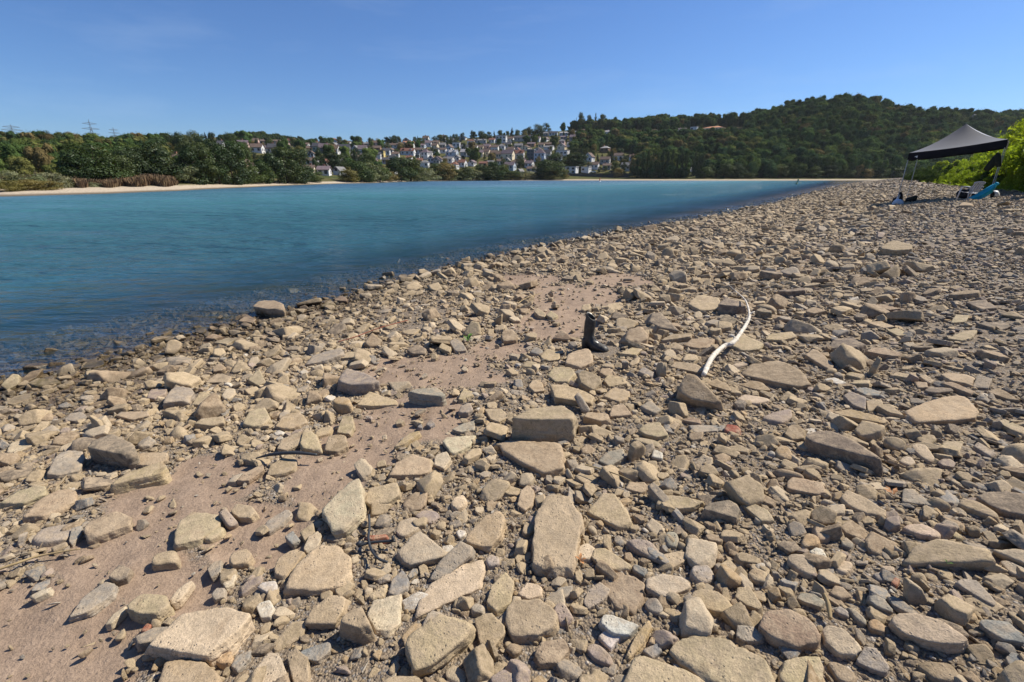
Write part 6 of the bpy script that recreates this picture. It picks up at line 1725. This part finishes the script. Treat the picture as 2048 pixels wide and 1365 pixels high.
M_GREEN = simple('buoy_green', (.02, .12, .07), .5, .4, .1); M_REDB = simple('buoy_red', (.45, .06, .04), .5, .4, .1); M_BW = simple('buoy_white', (.7, .7, .7), .5, .4, .1)
def buoy(x, yb, hpx, mat, lab, lean):
    d = ray(x, yb); t = -CAM_H / d[2]; p = d * t; h = hpx * p[1] / FPX
    o = thing('river_buoy', lab, 'buoy', (p[0], p[1], 0)); o.rotation_euler = (0, R(lean), 0)
    m = MB(); m.tube([(0, 0, -.3), (0, 0, .12 * h), (0, 0, .3 * h)], [.28 * h, .30 * h, .12 * h], 14); m.build('float', mat if mat is M_GREEN else M_BW, o, True)
    m = MB(); m.tube([(0, 0, .25 * h), (0, 0, .75 * h)], [.12 * h, .10 * h], 10); m.build('mast', mat, o, True)
    m = MB(); m.tube([(0, 0, .72 * h), (0, 0, .78 * h), (0, 0, h)], [.06 * h, .17 * h, .13 * h], 10); m.build('topmark', mat, o, True)
buoy(1593, 369, 9, M_GREEN, 'green buoy leaning in the river near our bank', 12)
buoy(1199, 364.5, 7, M_REDB, 'red and white buoy in midstream before the far bank', 4)

M_STONEW = simple('dark_stone_wall', (.085, .078, .072), .9, .2, .3, 1.5, .4)
def far_wall():
    o = thing('retaining_wall', 'long dark stone retaining wall along the far river road', 'wall', tuple(pix_far(1190, 354)))
    org = np.array(o.location); prev = None; xs = list(range(1128, 1262, 12)); base = pix_far(1190, 354); rr = math.hypot(base[0], base[1])
    for a, b in zip(xs[:-1], xs[1:]):
        pa, pb = ray(a, 350), ray(b, 350); pa = pa / math.hypot(pa[0], pa[1]) * rr; pb = pb / math.hypot(pb[0], pb[1]) * rr
        za = min(float(far_z(pa[0], pa[1])), 2.2); zt = CAM_H + ray(a, 347.5)[2] / math.hypot(*ray(a, 347.5)[:2]) * rr
        m = MB(); n = np.array([pa[0], pa[1], 0]) / rr
        q = [np.array([pa[0], pa[1], za - 1]), np.array([pb[0], pb[1], za - 1]), np.array([pb[0], pb[1], zt]), np.array([pa[0], pa[1], zt])]
        i = 0; V = [tuple(v - org) for v in q] + [tuple(v + n * .8 - org) for v in q]
        m.v = V; m.f = [(0, 1, 2, 3), (4, 7, 6, 5), (0, 4, 5, 1), (3, 2, 6, 7), (0, 3, 7, 4), (1, 5, 6, 2)]
        m.build('wall_section', M_STONEW, o)
        m = MB(); m.box(tuple((q[2] + q[3]) / 2 + n * .4 - org), (np.linalg.norm(q[2] - q[3]) / 2, .55, .14), Matrix.Rotation(math.atan2(q[2][1] - q[3][1], q[2][0] - q[3][0]), 3, 'Z')); m.build('coping', M_STONEW, o)
far_wall()

M_CARW = simple('car_paint_white', (.75, .75, .76), .3, .5, .03); M_CARD = simple('car_paint_dark', (.06, .07, .09), .3, .5, .05); M_TYRE = simple('tyre', (.015, .015, .015), .8, .2, .1)
def car(x, y, mat, lab, flip):
    p = pix_far(x, y); az = math.atan2(p[0], p[1])
    o = thing('parked_car', lab, 'car', (p[0], p[1], p[2] + .02), -az + R(8), 'cars on the far river road')
    m = MB(); prof = [(-2.1, .35), (-2.15, .75), (-1.9, .92), (-1.1, .98), (-.55, 1.42), (.9, 1.45), (1.6, 1.0), (2.1, .9), (2.15, .4)]
    i = len(m.v); n = len(prof)
    m.v += [(a * flip, -.85, b) for a, b in prof] + [(a * flip, .85, b) for a, b in prof]
    m.f += [tuple(range(n)), tuple(range(2 * n - 1, n - 1, -1))] + [(k, (k + 1) % n, n + (k + 1) % n, n + k) for k in range(n)]
    m.build('body', mat, o)
    for sx in (-1.3, 1.35):
        for sy in (-.86, .86):
            m = MB(); m.tube([(sx * flip, sy - .1, .33), (sx * flip, sy + .1, .33)], .33, 12); m.build('wheel', M_TYRE, o)
    m = MB(); m.box((.2 * flip, 0, 1.2), (.95, .87, .16)); m.build('side_window', M_PANE, o)
car(1186, 346.2, M_CARW, 'white car on the far road above the retaining wall', 1)
car(1222, 346.5, M_CARD, 'dark car on the far road above the retaining wall', -1)
car(1438, 343, M_CARW, 'white car alone behind the meadow beside the poplars', 1)
car(1660, 344.0, M_CARW, 'first white car under the wooded hill beyond the meadow', 1)
car(1692, 344.0, M_CARW, 'second white car under the wooded hill beyond the meadow', -1)
car(1727, 344.5, M_CARW, 'last white car under the wooded hill near our bank', 1)

# hill house and the thin tree beside it, right above the tent
def hill_house():
    x, top, bot, w = 1946, 232, 250, 20
    p = pix_far(x, bot); az = math.atan2(p[0], p[1]); s = (p[1] * CP) / FPX
    h = thing('hill_house', 'half-hidden grey house with a steep roof on the hilltop above the tent', 'house', tuple(p), -az - R(20)); H = (bot - top) * s; hw = w * s * .42; hd = 5
    m = MB()
    for sy in (-1, 1): m.poly([(-hw, sy * hd, -12), (hw, sy * hd, -12), (hw, sy * hd, H * .4), (0, sy * hd, H - .1), (-hw, sy * hd, H * .4)])
    for sx in (-1, 1): m.poly([(sx * hw, -hd, -12), (sx * hw, hd, -12), (sx * hw, hd, H * .4), (sx * hw, -hd, H * .4)])
    m.build('wall', MW['g'], h); m = MB()
    for sx in (-1, 1): m.poly([(sx * (hw + .4), -hd - .4, H * .38), (sx * (hw + .4), hd + .4, H * .38), (0, hd + .4, H + .1), (0, -hd - .4, H + .1)])
    m.build('roof', MR['d'], h)
    for xx in (-.4, .4): add('window', _win, h, (xx * hw, -hd - .02, H * .2), (0, 0, 0), (1.3, 1, 1.6))
    V, F, val = leaf_cloud(crown_blobs('round', 77), 420, .022, 77); cm = leaf_mesh('crown', V, F, val, M_WILLOW)
    d = ray(1928, 222); t = 640 / math.hypot(d[0], d[1]); zt = CAM_H + d[2] * t; X, Y = d[0] * t, d[1] * t; gz = float(far_z(X, Y)); hh = (zt - gz)
    tr = thing('sparse_tree', 'thin half-bare tree on the hilltop beside the half-hidden house', 'tree', (X, Y, gz - .3)); tr.scale = (hh * .75, hh * .75, hh)
    add('crown', cm, tr); add('trunk', TREES['round'][0][1], tr)
hill_house()
# ---------------------------------------------------------------- thin summer haze over the whole place
m = MB(); m.box((0, 0, 66), (2600, 2600, 70))
t = NT('thin_haze'); vp = t.n('VolumePrincipled'); vp.inputs['Density'].default_value = 0.000055; vp.inputs['Color'].default_value = (.86, .92, 1, 1); vp.inputs['Anisotropy'].default_value = 0.2
t.link(vp.outputs[0], t.out.inputs['Volume'])
tag(m.build('haze', t.m), 'thin bluish summer haze over the river valley', 'haze', None, 'stuff')
